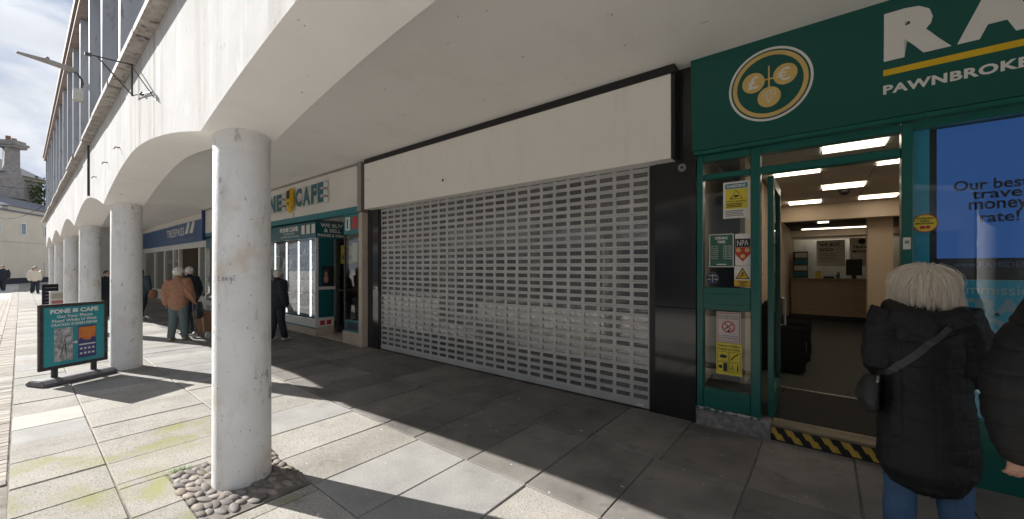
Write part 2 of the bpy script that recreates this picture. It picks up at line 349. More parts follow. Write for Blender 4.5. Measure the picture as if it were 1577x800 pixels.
def add_text(mb, s, u0, u1, v0, v1, w, depth=0.002, plane='Y', bold=0.0, space=1.0):
    cu = bpy.data.curves.new('text', 'FONT'); cu.body = s; cu.offset = bold; cu.extrude = 0.5; cu.space_character = space
    cu.align_x = 'CENTER'; cu.resolution_u = 3; cu.space_line = 0.9
    ob = bpy.data.objects.new('text', cu); TMP.collection.objects.link(ob)
    TMP.view_layers[0].update(); dg = TMP.view_layers[0].depsgraph
    me = bpy.data.meshes.new_from_object(ob.evaluated_get(dg))
    vs = [v.co.copy() for v in me.vertices]; fs = [tuple(p.vertices) for p in me.polygons]
    bpy.data.objects.remove(ob); bpy.data.curves.remove(cu); bpy.data.meshes.remove(me)
    if not vs: return mb
    xa = min(v.x for v in vs); xb = max(v.x for v in vs); ya = min(v.y for v in vs); yb = max(v.y for v in vs)
    o = []
    for v in vs:
        u = u0 + (v.x - xa) / (xb - xa) * (u1 - u0); q = v0 + (v.y - ya) / (yb - ya) * (v1 - v0)
        d = (v.z + .5) * depth               # 0 at the back, depth at the front
        o.append((u, w - d, q) if plane == 'Y' else (w + d, u, q))
    return mb.add(o, fs)
def text(name, s, u0, u1, v0, v1, w, mat, parent, depth=0.002, plane='Y', bold=0.0, local=False, space=1.0):
    return add_text(MB(), s, u0, u1, v0, v1, w, depth, plane, bold, space).build(name, mat, parent, local=local)
def remesh(mb, name, mat, parent, voxel=0.012, smooth=6, disp=None):
    me = bpy.data.meshes.new(name); me.from_pydata(mb.v, [], mb.f)
    bm = bmesh.new(); bm.from_mesh(me); bmesh.ops.recalc_face_normals(bm, faces=bm.faces); bm.to_mesh(me); bm.free()
    ob = bpy.data.objects.new(name, me); TMP.collection.objects.link(ob)
    r = ob.modifiers.new('r', 'REMESH'); r.mode = 'VOXEL'; r.voxel_size = voxel
    if smooth: s_ = ob.modifiers.new('s', 'SMOOTH'); s_.iterations = smooth; s_.factor = .5
    TMP.view_layers[0].update(); dg = TMP.view_layers[0].depsgraph
    m2 = bpy.data.meshes.new_from_object(ob.evaluated_get(dg))
    bpy.data.objects.remove(ob); bpy.data.meshes.remove(me)
    m2.name = name
    if disp:
        nn = [v.normal.copy() for v in m2.vertices]; cc_ = [v.co.copy() for v in m2.vertices]
        m2.vertices.foreach_set('co', [q for c_, n_ in zip(cc_, nn) for q in (c_ + n_ * disp(c_))]); m2.update()
    m2.materials.clear(); m2.materials.append(mat)
    m2.polygons.foreach_set('use_smooth', [True] * len(m2.polygons))
    return link(name, m2, parent)

# ------------------------------------------------------------------ ground
X1, PITCH = -3.56, 5.36                       # first column in view, bay length
COLS = [X1 + PITCH] + [X1 - PITCH * k for k in range(6)]
END = -30.6
road = tag(MB().box(-160, 60, -90, 60, -0.5, -0.0145).build('road', M('street_surface', (0.42, 0.39, 0.355), (0.35, 0.32, 0.29), 1.2, 0.85, spec=0.12, bump=0.004, bscale=40)), kind='structure')
pave = tag(MB().box(-60, 9, -0.055, 4.62, -0.5, -0.012).build('pavement', m_mortar), kind='structure')
def unit_slab(name, mat):
    c = 0.010
    return MB().add([(-.5, -.5, -.05), (.5, -.5, -.05), (.5, .5, -.05), (-.5, .5, -.05), (-.5, -.5, -.006), (.5, -.5, -.006), (.5, .5, -.006), (-.5, .5, -.006),
                     (-.5 + c, -.5 + c, 0), (.5 - c, -.5 + c, 0), (.5 - c, .5 - c, 0), (-.5 + c, .5 - c, 0)],
                    [(0, 1, 5, 4), (1, 2, 6, 5), (2, 3, 7, 6), (3, 0, 4, 7), (4, 5, 9, 8), (5, 6, 10, 9), (6, 7, 11, 10), (7, 4, 8, 11), (8, 9, 10, 11)]).build(name, mat, pave)
protos = {k: unit_slab('paving_slab', m) for k, m in dict(n=m_slab, b=m_slab_blue, d=m_slab_shade, m=m_slab_moss, w=m_slab_white).items()}
used = set()
def slab(x0, x1, y0, y1, k='n'):
    g = random.uniform(.0025, .0055)
    loc = ((x0 + x1) / 2, (y0 + y1) / 2, random.uniform(-.004, .003)); sc = (x1 - x0 - 2 * g, y1 - y0 - 2 * g, 1)
    rot = (random.uniform(-.004, .004), random.uniform(-.005, .005), random.uniform(-.006, .006))
    if k not in used:
        used.add(k); o = protos[k]; o.location = loc; o.scale = sc; o.rotation_euler = rot
    else: inst(protos[k], loc, pave, rot, sc)
def joints(known, lo, hi, step=.6):
    xs = sorted(known)
    while xs[0] > lo: xs.insert(0, xs[0] - step * random.uniform(.88, 1.12))
    while xs[-1] < hi: xs.append(xs[-1] + step * random.uniform(.96, 1.04))
    return xs
main = joints([-0.46, -1.14, -1.755, -2.40, -3.025, -3.62, -4.215, -4.86], -22, 2.0)
main4 = joints([-0.46, -1.14, -1.77, -2.38, -3.10, -3.62, -4.30, -4.90], -22, 2.0)
main5 = joints([0.21, -0.45, -1.09, -1.77, -2.42, -3.2, -3.73, -4.35], -19, 2.0)
left1 = joints([-4.155, -4.69, -5.30, -5.85, -6.355, -6.92, -7.555], -24, -2.6)
left2 = joints([-4.17, -4.68, -5.33, -5.86, -6.45, -7.05], -24, -0.9)
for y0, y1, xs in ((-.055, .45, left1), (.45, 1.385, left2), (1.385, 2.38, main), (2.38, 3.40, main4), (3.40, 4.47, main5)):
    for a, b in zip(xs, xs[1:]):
        mid = (a + b) / 2; k = 'n' if random.random() > .3 else 'b'
        if y0 == -.055 and -6.4 < mid < -5.85 and False: k = 'w'
        if y0 < 1 and -5.4 < mid < -3.0: k = 'm'
        if y0 == -.055 and abs(mid + 6.64) < .2: k = 'w'
        if y0 > 2.3: k = 'd'  # shop-side rows: shade put into the stone colour
        if y0 == 1.385 and abs(mid + 2.71) < .2: k = 'b'
        if y0 == 1.385 and (abs(mid + 4.5) < .3): k = 'b'
        if y0 == .45 and b > -4.09 and a < -3.06:            # round the cobbled patch
            if a < -4.075: slab(a, -4.075, y0, y1, k); a = -4.075
            if b > -3.05: slab(-3.05, b, y0, y1, k); b = -3.05
            slab(a, b, y0, .725, k); continue
        if y0 < .5 and b > -1.9: pass
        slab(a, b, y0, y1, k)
far = MB()
for i in range(60):
    for y0, y1 in ((-.05, .44), (.46, 1.37), (1.39, 2.37), (2.39, 3.39), (3.41, 4.46)):
        x = -24.2 - i * .6
        far.box(x - .595, x, y0, y1, -.04, random.uniform(-.002, .001))
tag(far.build('distant_paving_slab', m_slab, pave), kind='stuff')
# cobbles round the first column
cob = MB().ell((0, 0, 0), (1, 1, 1), 10, 7).build('cobble', m_cobble, pave, smooth=True)
MB().box(-4.072, -3.052, .728, 1.383, -.03, .004).build('cobble_bed', m_mortar, pave)
first = True
for iy in range(13):
    x = -4.06 + random.uniform(0, .05)
    while x < -3.07:
        lx = random.uniform(.040, .072); x += lx
        y = .748 + iy * .0515 + random.uniform(-.010, .010) + .012 * math.sin(x * 9 + iy)
        if x < -3.11 and math.hypot(x - X1, y - 1.085) > .205:
            sc = (lx * 1.04, random.uniform(.027, .034), random.uniform(.014, .021))
            rot = (random.uniform(-.25, .25), random.uniform(-.2, .2), random.uniform(-.35, .35) + .2)
            zc = random.uniform(.0, .006)
            if first: first = False; cob.location = (x, y, zc); cob.scale = sc; cob.rotation_euler = rot
            else: inst(cob, (x, y, zc), pave, rot, sc)
        x += lx * .90
wm = MB()
for i in range(150):
    x = -4.05 + random.gauss(0, .025); y = .80 + random.gauss(0, .035); a = random.uniform(0, 6.3); h = random.uniform(.015, .05); w = .006
    wm.add([(x - w, y, -.006), (x + w, y, -.006), (x + .02 * math.cos(a), y + .02 * math.sin(a), h)], [(0, 1, 2)])
tag(wm.build('weed', M('weed_green', (0.10, 0.24, 0.03), (0.07, 0.17, 0.02), 30, 0.6)), 'tuft of green weed growing beside the cobbles at the near column', 'weed', kind='stuff')
# street setts by the kerb line
kerbs = MB().box(-40, -3, -.30, -.058, -.4, -.0115).build('kerb_bed', m_mortar, road)
sett = None; ns = 0
def put_sett(x, y, lx, ly):
    global sett, ns
    loc = (x, y, random.uniform(-.003, .002)); sc = (lx - .008, ly - .008, 1)
    if sett is None:
        c = .03
        sett = MB().add([(-.5, -.5, -.06), (.5, -.5, -.06), (.5, .5, -.06), (-.5, .5, -.06), (-.5, -.5, -.006), (.5, -.5, -.006), (.5, .5, -.006), (-.5, .5, -.006),
                         (-.5 + c, -.5 + c, 0), (.5 - c, -.5 + c, 0), (.5 - c, .5 - c, 0), (-.5 + c, .5 - c, 0)],
                        [(0, 1, 5, 4), (1, 2, 6, 5), (2, 3, 7, 6), (3, 0, 4, 7), (4, 5, 9, 8), (5, 6, 10, 9), (6, 7, 11, 10), (7, 4, 8, 11), (8, 9, 10, 11)]).build('sett', m_sett, road)
        sett.location = loc; sett.scale = sc
    else: inst(sett, loc, road, None, sc)
    ns += 1
for i in range(130): put_sett(-4.9 - i * .105, -.16, .105, .20)
for r_ in range(4):
    for i in range(42): put_sett(-6.6 - i * .21 - (r_ % 2) * .1, -.318 - r_ * .105, .21, .105)
fs = MB()
for i in range(260): fs.box(-18.6 - i * .105, -18.6 - i * .105 + .098, -.26, -.06, -.05, random.uniform(-.004, .001))
for r_ in range(34):
    for i in range(int(26 / .21)):
        x = -7 - i * .21 - (r_ % 2) * .1; y = -.318 - r_ * .105
        if r_ < 4 and x > -15.5: continue
        if x > -6.6 - r_ * .28: continue
        fs.add([(x - .1, y - .048, -.001 - random.random() * .004), (x + .1, y - .048, -.002), (x + .1, y + .048, -.001 - random.random() * .004), (x - .1, y + .048, -.002)], [(0, 1, 2, 3)])
tag(fs.build('street_setts', m_sett, road), kind='stuff')

# ------------------------------------------------------------------ arcade building
B = thing('arcade_building', 'white concrete building on round columns with shallow arches and tall upper windows', 'building')
YF, YI, ZS, ZA, ZT = .82, 1.28, 2.64, 3.0, 3.95
def arch_z(x):
    u = abs(((x - X1) / PITCH) % 1.0 - .5) * 2
    return ZS + (ZA - ZS) * (1 - u ** 1.65)
xs = [END]
x = END
cand = sorted(set([round(X1 + PITCH * 1.9 - i * PITCH / 40, 4) for i in range(40 * 8)] + [round(c, 4) for c in COLS]))
xs = [END] + [c for c in cand if END + .02 < c < 6.6]
sp = MB(); n = len(xs); vs = []
for y in (YF, YI):
    for q in xs: vs.append((q, y, arch_z(q)))
    for q in xs: vs.append((q, y, ZT))
fs_ = []
for i in range(n - 1):
    fs_ += [(i, i + 1, n + i + 1, n + i), (2 * n + i, 3 * n + i, 3 * n + i + 1, 2 * n + i + 1), (i, 2 * n + i, 2 * n + i + 1, i + 1), (n + i, n + i + 1, 3 * n + i + 1, 3 * n + i)]
fs_ += [(0, n, 3 * n, 2 * n), (n - 1, 3 * n - 1, 4 * n - 1, 2 * n - 1)] if False else [(0, n, 3 * n, 2 * n), (n - 1, 2 * n - 1, 4 * n - 1, 3 * n - 1)]
sp.add(vs, fs_)
sp.mi = [1 if (len(f) == 4 and all((q % n if True else 0) == q % n and q % (2 * n) < n for q in f)) or all(q >= 2 * n for q in f) else 0 for f in sp.f]
sp.build('arched_spandrel', [m_wall, m_soffit], B)
def column(x):
    mb = MB(); prof = [(-.02, .194), (.02, .194), (.5, .192), (1.6, .190), (2.52, .189), (2.53, .186), (2.545, .189), (2.72, .192)]
    n = 40; vs = []
    for z, r in prof:
        for j in range(n):
            a = 2 * math.pi * j / n; rr = r + .0035 * noise.noise((x + math.cos(a) * .5, math.sin(a) * .5, z * .8))
            vs.append((x + rr * math.cos(a), 1.085 + rr * math.sin(a), z))
    fs = [(i * n + j, i * n + (j + 1) % n, (i + 1) * n + (j + 1) % n, (i + 1) * n + j) for i in range(len(prof) - 1) for j in range(n)]
    return mb.add(vs, fs).build('column', m_column, B, smooth=True)
for i, cx_ in enumerate(COLS):
    co = column(cx_)
    if i == 1:
        co['label'] = 'nearest round column with a small scrawled tag'
        st = [[(0, 5), (0, 0), (3, .4)], [(4, 2), (6.2, 2.6), (5.4, 3.8), (4.2, 2.6), (4.4, .8), (6.6, .5)], [(7.4, 2), (9.6, 2.6), (8.8, 3.8), (7.6, 2.6), (7.8, .8), (10, .5)],
              [(13, 3), (11.2, 3.2), (11, 1), (12.8, .8), (13.2, 3.2), (12.6, -2.6), (10.8, -2.2)], [(14.6, 3), (14.8, .4), (16, .8)], [(14.6, 4.6), (15.4, 5.6), (16, 4.8), (15, 4.6)]]
        g = MB()
        for k in st:
            P = []
            for (u, v) in k:
                a = R(-66) + u * .0075 / .193
                P.append((cx_ + .195 * math.cos(a), 1.085 + .195 * math.sin(a), 1.545 + v * .0075))
            g.tube(P, .0015, 5)
        g.build('graffiti', M('faded_blue_ink', (.10, .11, .20), None, 30, .6), co)
box('soffit', m_soffit, B, END, 6.6, YI + .003, 4.62, 3.79, 3.97)
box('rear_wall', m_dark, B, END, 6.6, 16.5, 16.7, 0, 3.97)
box('upper_floor_slab', m_conc, B, END, 6.6, .84, 16.7, 3.975, 4.04)
box('end_wall', m_wall, B, END - .22, END - .003, 1.3, 16.7, 0, 7.0)
# sill blocks, fins, windows of the upper floor
BAY = PITCH / 3
sill = None; fin = None; win = None
nb = int((3.0 - END) / BAY)
for i in range(nb + 1):
    xc = X1 + PITCH - BAY * i                 # fins stand over the columns and at the thirds
    if xc < END + .05: break
    if sill is None:
        sill = MB().prism([(.70, 3.955), (.70, 4.03), (.74, 4.11), (1.02, 4.13), (1.02, 3.955)], 'X', xc - BAY + .02, xc - .02).build('sill_block', m_conc, B, bevel=.008)
        fin = MB().box(xc - .06, xc + .06, .80, 1.12, 4.04, 6.96).build('window_fin', m_fin, B, bevel=.006)
        x0, x1 = xc - BAY + .06, xc - .06; xm = (x0 + x1) / 2
        win = MB().box(x0, x0 + .05, 1.02, 1.10, 4.13, 6.95).box(x1 - .05, x1, 1.02, 1.10, 4.13, 6.95).box(xm - .035, xm + .035, .98, 1.10, 4.13, 6.95).box(x0 + .05, xm - .035, 1.03, 1.10, 4.13, 4.19).box(xm + .035, x1 - .05, 1.03, 1.10, 4.13, 4.19).box(x0 + .05, xm - .035, 1.03, 1.10, 5.3, 5.36).box(xm + .035, x1 - .05, 1.03, 1.10, 5.3, 5.36).build('window', m_frame_w, B)
        pn = [MB().box(a, b, 1.07, 1.08, c, d).build('pane', m_upglass, win) for a, b in ((x0 + .05, xm - .035), (xm + .035, x1 - .05)) for c, d in ((4.19, 5.3), (5.36, 6.95))]
        bl = MB().box(x0 + .06, xm - .045, 1.055, 1.062, 5.9, 6.94).build('blind', m_blind, win)
        xf = xc
    else:
        d = (xc - xf, 0, 0)
        inst(sill, (d[0], random.uniform(-.015, .012), random.uniform(-.012, .008)), B, (0, 0, random.uniform(-.004, .004)) if False else None); inst(fin, d, B); w2 = inst(win, d, B)
        for p in pn: inst(p, (0, 0, 0), w2)
        if i % 3 == 1: inst(bl, (0, 0, 0), w2)
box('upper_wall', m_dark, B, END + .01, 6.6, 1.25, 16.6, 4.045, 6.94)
box('roof_edge', m_roofc, B, END - .02, 6.7, .74, 16.8, 6.965, 7.22)
box('roof_trim', m_roofc, B, END - .04, 6.7, .70, .735, 7.10, 7.25)
for hx, hz in ((-7.25, 3.216), (-8.41, 3.212), (-9.78, 3.19)):
    MB().tube([(hx, YF, hz), (hx, YF - .05, hz), (hx + .015, YF - .06, hz - .03)], .008, 6).build('wall_hook', m_steel, B)
MB().tube([(-10.88, YF - .014, 3.95), (-10.90, YF - .014, 3.5), (-10.88, YF - .014, 2.99)], .017, 8).build('drain_pipe', m_steel, B)
br = MB()
br.tube([(-6.05, .78, 3.56), (-6.05, .78, 3.92)], .009); br.tube([(-6.05, .78, 3.908), (-6.05, .43, 3.885)], .008); br.tube([(-6.05, .51, 3.89), (-6.05, .79, 3.56)], .007)
br.tube([(-6.05, .77, 3.9), (-4.93, .80, 3.22)], .005); br.tube([(-6.05, .79, 3.57), (-5.15, .80, 3.36)], .005); br.ell((-5.6, .795, 3.465), (.03, .02, .02)); br.box(-6.07, -6.03, .42, .47, 3.872, 3.898)
tag(br.build('sign_bracket', m_steel), 'empty black triangular sign bracket fixed to the white wall below the upper windows', 'bracket')
lamp = thing('wall_lamp', 'long grey street lantern reaching out from the upper window fins', 'street lamp', (-11.8, .8, 5.4))
MB().loft([(-11.8, .66, 5.60), (-11.8, .35, 5.64), (-11.8, -.03, 5.66)], [(.085, .05), (.08, .045), (.05, .02)], 12).build('lantern', m_lampg, lamp, smooth=True)
MB().ell((-11.8, .33, 5.70), (.03, .03, .035)).build('photocell', m_lampg, lamp, smooth=True)
MB().tube([(-11.8, .8, 5.36), (-11.8, .78, 5.46), (-11.8, .72, 5.55), (-11.8, .62, 5.595)], .018).box(-11.84, -11.76, .76, .80, 5.3, 5.42).build('bracket_arm', m_steel, lamp)
MB().box(-11.9, -11.72, .66, .80, 5.0, 5.24).build('control_box', M('pale_box', (.5, .47, .42), None, 8, .5), lamp, bevel=.02)
# pilasters and party walls
for a, b in ((-1.482, -1.052), (-7.345, -6.965)):
    MB().box(a, b, 4.46, 4.66, -.02, 1.2).build('granite_panel', m_gran, B, bevel=.003)
    MB().box(a, b, 4.46, 4.66, 1.204, 3.79).build('granite_panel', m_gran, B, bevel=.003)
for xa in (-1.30, -7.2, -18.3, -30.4):
    box('party_wall', m_intw, B, xa - .06, xa + .06, 4.67, 16.5, 0, 3.79)

# ------------------------------------------------------------------ vacant shop with roller shutter
V = thing('vacant_shop', 'closed shop with blank cream fascia and a perforated grey shutter', 'shop', (-4.2, 4.5, 0))
MB().box(-7.19, -1.262, 4.29, 4.50, 2.80, 3.70).build('fascia_board', m_board, V, bevel=.003)
MB().box(-7.17, -1.22, 4.275, 4.5, 3.703, 3.786).build('fascia_trim', m_black, V)
MB().box(-1.258, -1.222, 4.30, 4.455, 2.80, 3.70).build('fascia_trim', m_black, V)
MB().disc(-4.85, 3.06, .022, 4.286, 4.292, 12).disc(-7.05, 3.36, .012, 4.286, 4.292, 10).build('fixing_hole', m_black, V)
SX0, SX1 = -6.92, -1.555; NS = 25; PX = (SX1 - SX0) / NS; PZ = .0993
sh = MB()
for z0, z1, y0 in ((.0, .0215, 4.498), (.0775, .0965, 4.498)): sh.box(SX0, SX1, y0, 4.516, z0, z1)
sh.prism([(4.498, .030), (4.490, .0045), (4.498, -.001)], 'X', SX0, SX1) if False else None
for k in range(NS + 1):
    xk = SX0 + k * PX
    sh.box(max(SX0, xk - .022), min(SX1, xk + .022), 4.501, 4.514, .0205, .0785)
m_poly = bpy.data.materials.new('hazy_polycarbonate'); m_poly.use_nodes = True
_t = m_poly.node_tree; _t.nodes.remove(_t.nodes['Principled BSDF'])
_a = _t.nodes.new('ShaderNodeBsdfTransparent'); _d = _t.nodes.new('ShaderNodeBsdfDiffuse'); _d.inputs[0].default_value = (.30, .29, .28, 1)
_g = _t.nodes.new('ShaderNodeBsdfGlossy'); _g.inputs['Roughness'].default_value = .06
_n = _t.nodes.new('ShaderNodeTexNoise'); _n.inputs['Scale'].default_value = 1.3; _n.inputs['Detail'].default_value = 5
_c = _t.nodes.new('ShaderNodeNewGeometry'); _t.links.new(_c.outputs['Position'], _n.inputs['Vector'])
_r = _t.nodes.new('ShaderNodeMapRange'); _r.inputs[1].default_value = .35; _r.inputs[2].default_value = .65; _r.inputs[3].default_value = .12; _r.inputs[4].default_value = .42
_t.links.new(_n.outputs[0], _r.inputs[0])
_m1 = _t.nodes.new('ShaderNodeMixShader'); _t.links.new(_r.outputs[0], _m1.inputs[0]); _t.links.new(_a.outputs[0], _m1.inputs[1]); _t.links.new(_d.outputs[0], _m1.inputs[2])
_m2 = _t.nodes.new('ShaderNodeMixShader'); _m2.inputs[0].default_value = .10; _t.links.new(_m1.outputs[0], _m2.inputs[1]); _t.links.new(_g.outputs[0], _m2.inputs[2])
_t.links.new(_m2.outputs[0], _t.nodes['Material Output'].inputs[0])
sh.m(1).box(SX0, SX1, 4.5165, 4.518, .018, .081)
T = thing('roller_shutter', 'perforated grey roller shutter pulled down across the closed shopfront', 'shutter', (-4.24, 4.51, .085))
sl0 = sh.build('slat', [m_shut, m_poly], T, bevel=0)
for k in range(1, 28): inst(sl0, (random.uniform(-.004, .004), random.uniform(-.003, .002), PZ * k + random.uniform(-.0012, .0012)), T, (random.uniform(-.03, .03), 0, random.uniform(-.0006, .0006)))
# copies live at the thing's origin: first slat starts at z = .085 in world space
for o in list(T.children): o.location.z += .085 - .0
MB().box(SX0 - .01, SX1 + .01, 4.49, 4.53, .012, .083).build('bottom_bar', m_shut, T, bevel=.004)
MB().box(-1.70, -1.62, 4.486, 4.49, .032, .058).build('maker_plate', m_white, T)
for a, b in ((-6.962, -6.925), (-1.55, -1.485)):
    MB().box(a, b, 4.475, 4.56, 0, 2.85).build('guide_rail', m_black, T)
MB().box(-6.96, -1.49, 4.60, 4.606, .25, 2.9).build('shop_window', m_sglass, V)
MB().box(-6.96, -1.49, 4.58, 4.63, 0, .25).box(-4.35, -4.27, 4.585, 4.64, .25, 2.9).box(-2.85, -2.77, 4.585, 4.64, .25, 2.9).build('window_frame', m_steel, V)
MB().box(-7.1, -1.37, 4.7, 9.0, -.01, .02).box(-7.1, -1.37, 9.0, 9.1, 0, 3.2).box(-7.1, -1.37, 4.7, 9, 3.2, 3.3).build('empty_room', M('empty_room_paint', (.55, .53, .50), None, 2, .9), V)
ps = thing('window_poster', 'red closing down sale poster behind the right of the shutter', 'poster', (-2.05, 4.615, 1.9))
box('sheet', m_red, ps, -2.32, -1.66, 4.612, 4.616, 1.95, 2.75)
for i, (t_, a, b) in enumerate((('CLOSING', -2.26, -1.72), ('DOWN', -2.2, -1.78), ('SALE', -2.2, -1.78))):
    text('lettering', t_, a, b, 2.5 - i * .22, 2.66 - i * .22, 4.6115, m_white, ps, bold=.02)
k = thing('key_switch', 'round steel shutter key switch on the black granite pilaster', 'switch', (-1.19, 4.45, 2.7))
MB().disc(-1.19, 2.72, .042, 4.445, 4.46, 24).ring(-1.19, 2.72, .03, .036, 4.44, 4.446, 24).build('plate', m_alu, k)
MB().disc(-1.19, 2.72, .014, 4.436, 4.446, 16).build('lock', m_black, k)
k = thing('wall_socket_box', 'small white box on the granite pilaster beside the phone shop', 'box', (-7.0, 4.45, 1.2))
MB().box(-7.03, -6.98, 4.44, 4.46, 1.17, 1.25).build('cover', m_white, k, bevel=.004)

# ------------------------------------------------------------------ pawnbroker's shop
P = thing('pawn_shop', 'dark green pawnbroker shopfront with gold coin emblem and lit open doorway', 'shop', (0, 4.5, 0))
MB().prism([(4.40, 2.86), (4.34, 3.82), (4.52, 3.785), (4.52, 2.86)], 'X', -1.075, 5.5).build('sign_panel', m_greenf, P)
MB().box(.255, .259, 4.33, 4.40, 2.865, 3.80).build('panel_joint', m_black, P) if False else None
def yf(z): return 4.40 - .06 * (z - 2.86) / .96
MB().box(-1.06, 5.5, 4.395, 4.50, 2.815, 2.855).build('sign_ledge', m_green, P, bevel=.004)
cxe, cze = -.394, 3.358; ye = yf(cze) - .001
def tilt(mb):                                # lean flat print with the sloping sign panel
    mb.v = [(v[0], v[1] + (yf(v[2]) - ye), v[2]) for v in mb.v]; return mb
tilt(MB().ring(cxe, cze, .312, .332, ye - .004, ye + .001, 64)).build('emblem_rim', m_silver, P)
tilt(MB().ring(cxe, cze, .262, .297, ye - .004, ye + .001, 64)).build('emblem_ring', m_gold, P)
for dx, dz in ((-.125, .045), (.125, .06), (.0, -.115)):
    tilt(MB().disc(cxe + dx, cze + dz, .092, ye - .006, ye + .001, 40)).build('coin', m_gold, P)
tilt(MB().box(cxe - .006, cxe + .006, ye - .0055, ye, cze - .03, cze + .17).box(cxe - .05, cxe + .05, ye - .005, ye, cze + .045, cze + .056)).build('emblem_bar', m_gold, P)
tilt(add_text(MB(), '£', cxe - .168, cxe - .082, cze - .012, cze + .105, ye - .006, bold=.025)).build('pound_sign', m_silver, P)
eu = MB(); n = 18
for i in range(n):
    a0 = R(48) + R(264) * i / n; a1 = R(48) + R(264) * (i + 1) / n
    q = lambda a, r: (cxe + .132 + r * math.cos(a) * .85, cze + .06 + r * math.sin(a))
    eu.prism([q(a0, .041), q(a0, .058), q(a1, .058), q(a1, .041)], 'Y', ye - .008, ye - .006)
eu.box(cxe + .062, cxe + .135, ye - .0085, ye - .006, cze + .068, cze + .08).box(cxe + .062, cxe + .13, ye - .0085, ye - .006, cze + .042, cze + .054)
tilt(eu).build('euro_sign', m_silver, P)
dm = MB()
pts = [(-.055, -.09), (-.028, -.062), (.028, -.062), (.055, -.09), (0, -.165)]
seg = [(0, 1), (1, 2), (2, 3), (3, 4), (4, 0), (0, 3)]
for a, b in seg + []: dm.tube([(cxe + pts[a][0], ye - .0065, cze + pts[a][1]), (cxe + pts[b][0], ye - .0065, cze + pts[b][1])], .0028, 4)
for xm_ in (-.02, .02): dm.tube([(cxe + xm_, ye - .0065, cze - .09), (cxe, ye - .0065, cze - .165)], .0022, 4); dm.tube([(cxe + xm_, ye - .0065, cze - .09), (cxe + xm_ * .3, ye - .0065, cze - .062)], .0022, 4)
tilt(dm).build('diamond', m_silver, P)
ws = (.40, .42, .45, .38, .40, .38, .42, .38); x = .389
for ch, w in zip('RAMSDENS', ws):
    tilt(add_text(MB(), ch, x, x + w * .93, 3.315, 3.69, ye, bold=.068)).build('letter', m_silver, P); x += w
tilt(MB().box(.387, 3.6, ye - .003, ye + .001, 3.20, 3.248)).build('stripe', m_yellow, P)
tilt(add_text(MB(), 'PAWNBROKERS & JEWELLERS' if False else 'PAWNBROKERS',   .387, 1.27, 3.052, 3.125, ye, bold=.035, space=1.08)).build('lettering', m_silver, P)
# frame
fr = MB()
MB().box(-1.04, -.982, 4.44, 4.56, .16, 2.812).build('frame_post', m_green, P, bevel=.006)
MB().box(-.552, -.47, 4.44, 4.56, .16, 2.812).build('frame_post', m_green, P, bevel=.006)
MB().box(.50, .568, 4.44, 4.56, .15, 2.812).build('frame_post', m_green, P, bevel=.006)
MB().box(-.98, -.554, 4.45, 4.55, 2.742, 2.812).build('frame_rail', m_green, P, bevel=.004)
MB().box(-.468, .498, 4.45, 4.55, 2.742, 2.812).build('frame_rail', m_green, P, bevel=.004)
MB().box(-.98, -.554, 4.45, 4.55, 2.555, 2.61).build('frame_rail', m_green, P, bevel=.006)
MB().box(-.468, .498, 4.45, 4.55, 2.545, 2.615).build('frame_rail', m_green, P, bevel=.006)
MB().box(-.98, -.554, 4.45, 4.55, 1.205, 1.437).build('frame_rail', m_green, P, bevel=.004)
MB().box(-.93, -.61, 4.442, 4.452, 1.265, 1.375).build('panel_moulding', m_green, P, bevel=.004)
MB().box(-.98, -.554, 4.45, 4.55, .19, .385).build('frame_rail', m_green, P, bevel=.004)
MB().box(-1.05, -.472, 4.425, 4.6, .165, .188).build('window_sill', M('peeling_sill', (.45, .43, .40), (.03, .10, .085), 22, .8, lo=.45, hi=.55), P, bevel=.003)
for z0, z1 in ((2.612, 2.74), (1.44, 2.553), (.387, 1.203)): box('pane', m_glass, P, -.978, -.556, 4.50, 4.506, z0, z1)
box('pane', m_glass, P, -.466, .496, 4.50, 4.506, 2.617, 2.74)
MB().box(-1.05, -.39, 4.44, 4.62, -.02, .163).build('plinth', m_plinth, P, bevel=.008)
MB().box(-.388, .60, 4.475, 4.62, -.02, .125).build('step_riser', m_ink, P)
MB().box(-.388, .60, 4.45, 4.67, .127, .155).build('step_tread', m_tread, P, bevel=.006)
hz = MB()
for i in range(8):
    x = -.42 + i * .135
    q = [(x, .118), (x + .062, .118), (x + .095, .064), (x + .112, .064), (x + .145, .008), (x + .083, .008), (x + .052, .060), (x + .034, .060)]
    q = [(min(max(u, -.384), .597), v) for u, v in q]
    hz.prism(q, 'Y', 4.4715, 4.4745)
hz.build('hazard_stripe', m_tapey, P)
box('door_mat', m_mat, P, -.36, .495, 4.69, 5.86, .10, .155)
MB().box(-.40, .52, 5.865, 5.90, .10, .162).build('mat_edge', m_alu, P)
door = MB().box(-.425, -.375, 4.585, 4.66, .17, 2.54).box(-.425, -.375, 5.34, 5.42, .17, 2.54).box(-.425, -.375, 4.66, 5.34, .17, .40).box(-.425, -.375, 4.66, 5.34, 2.44, 2.54).build('door', m_green, P, bevel=.004)
box('pane', m_glass, door, -.404, -.398, 4.66, 5.34, .40, 2.44)
MB().tube([(-.37, 5.3, 1.0), (-.33, 5.3, 1.0), (-.33, 5.3, 1.3), (-.37, 5.3, 1.3)], .012).build('handle', m_alu, door)
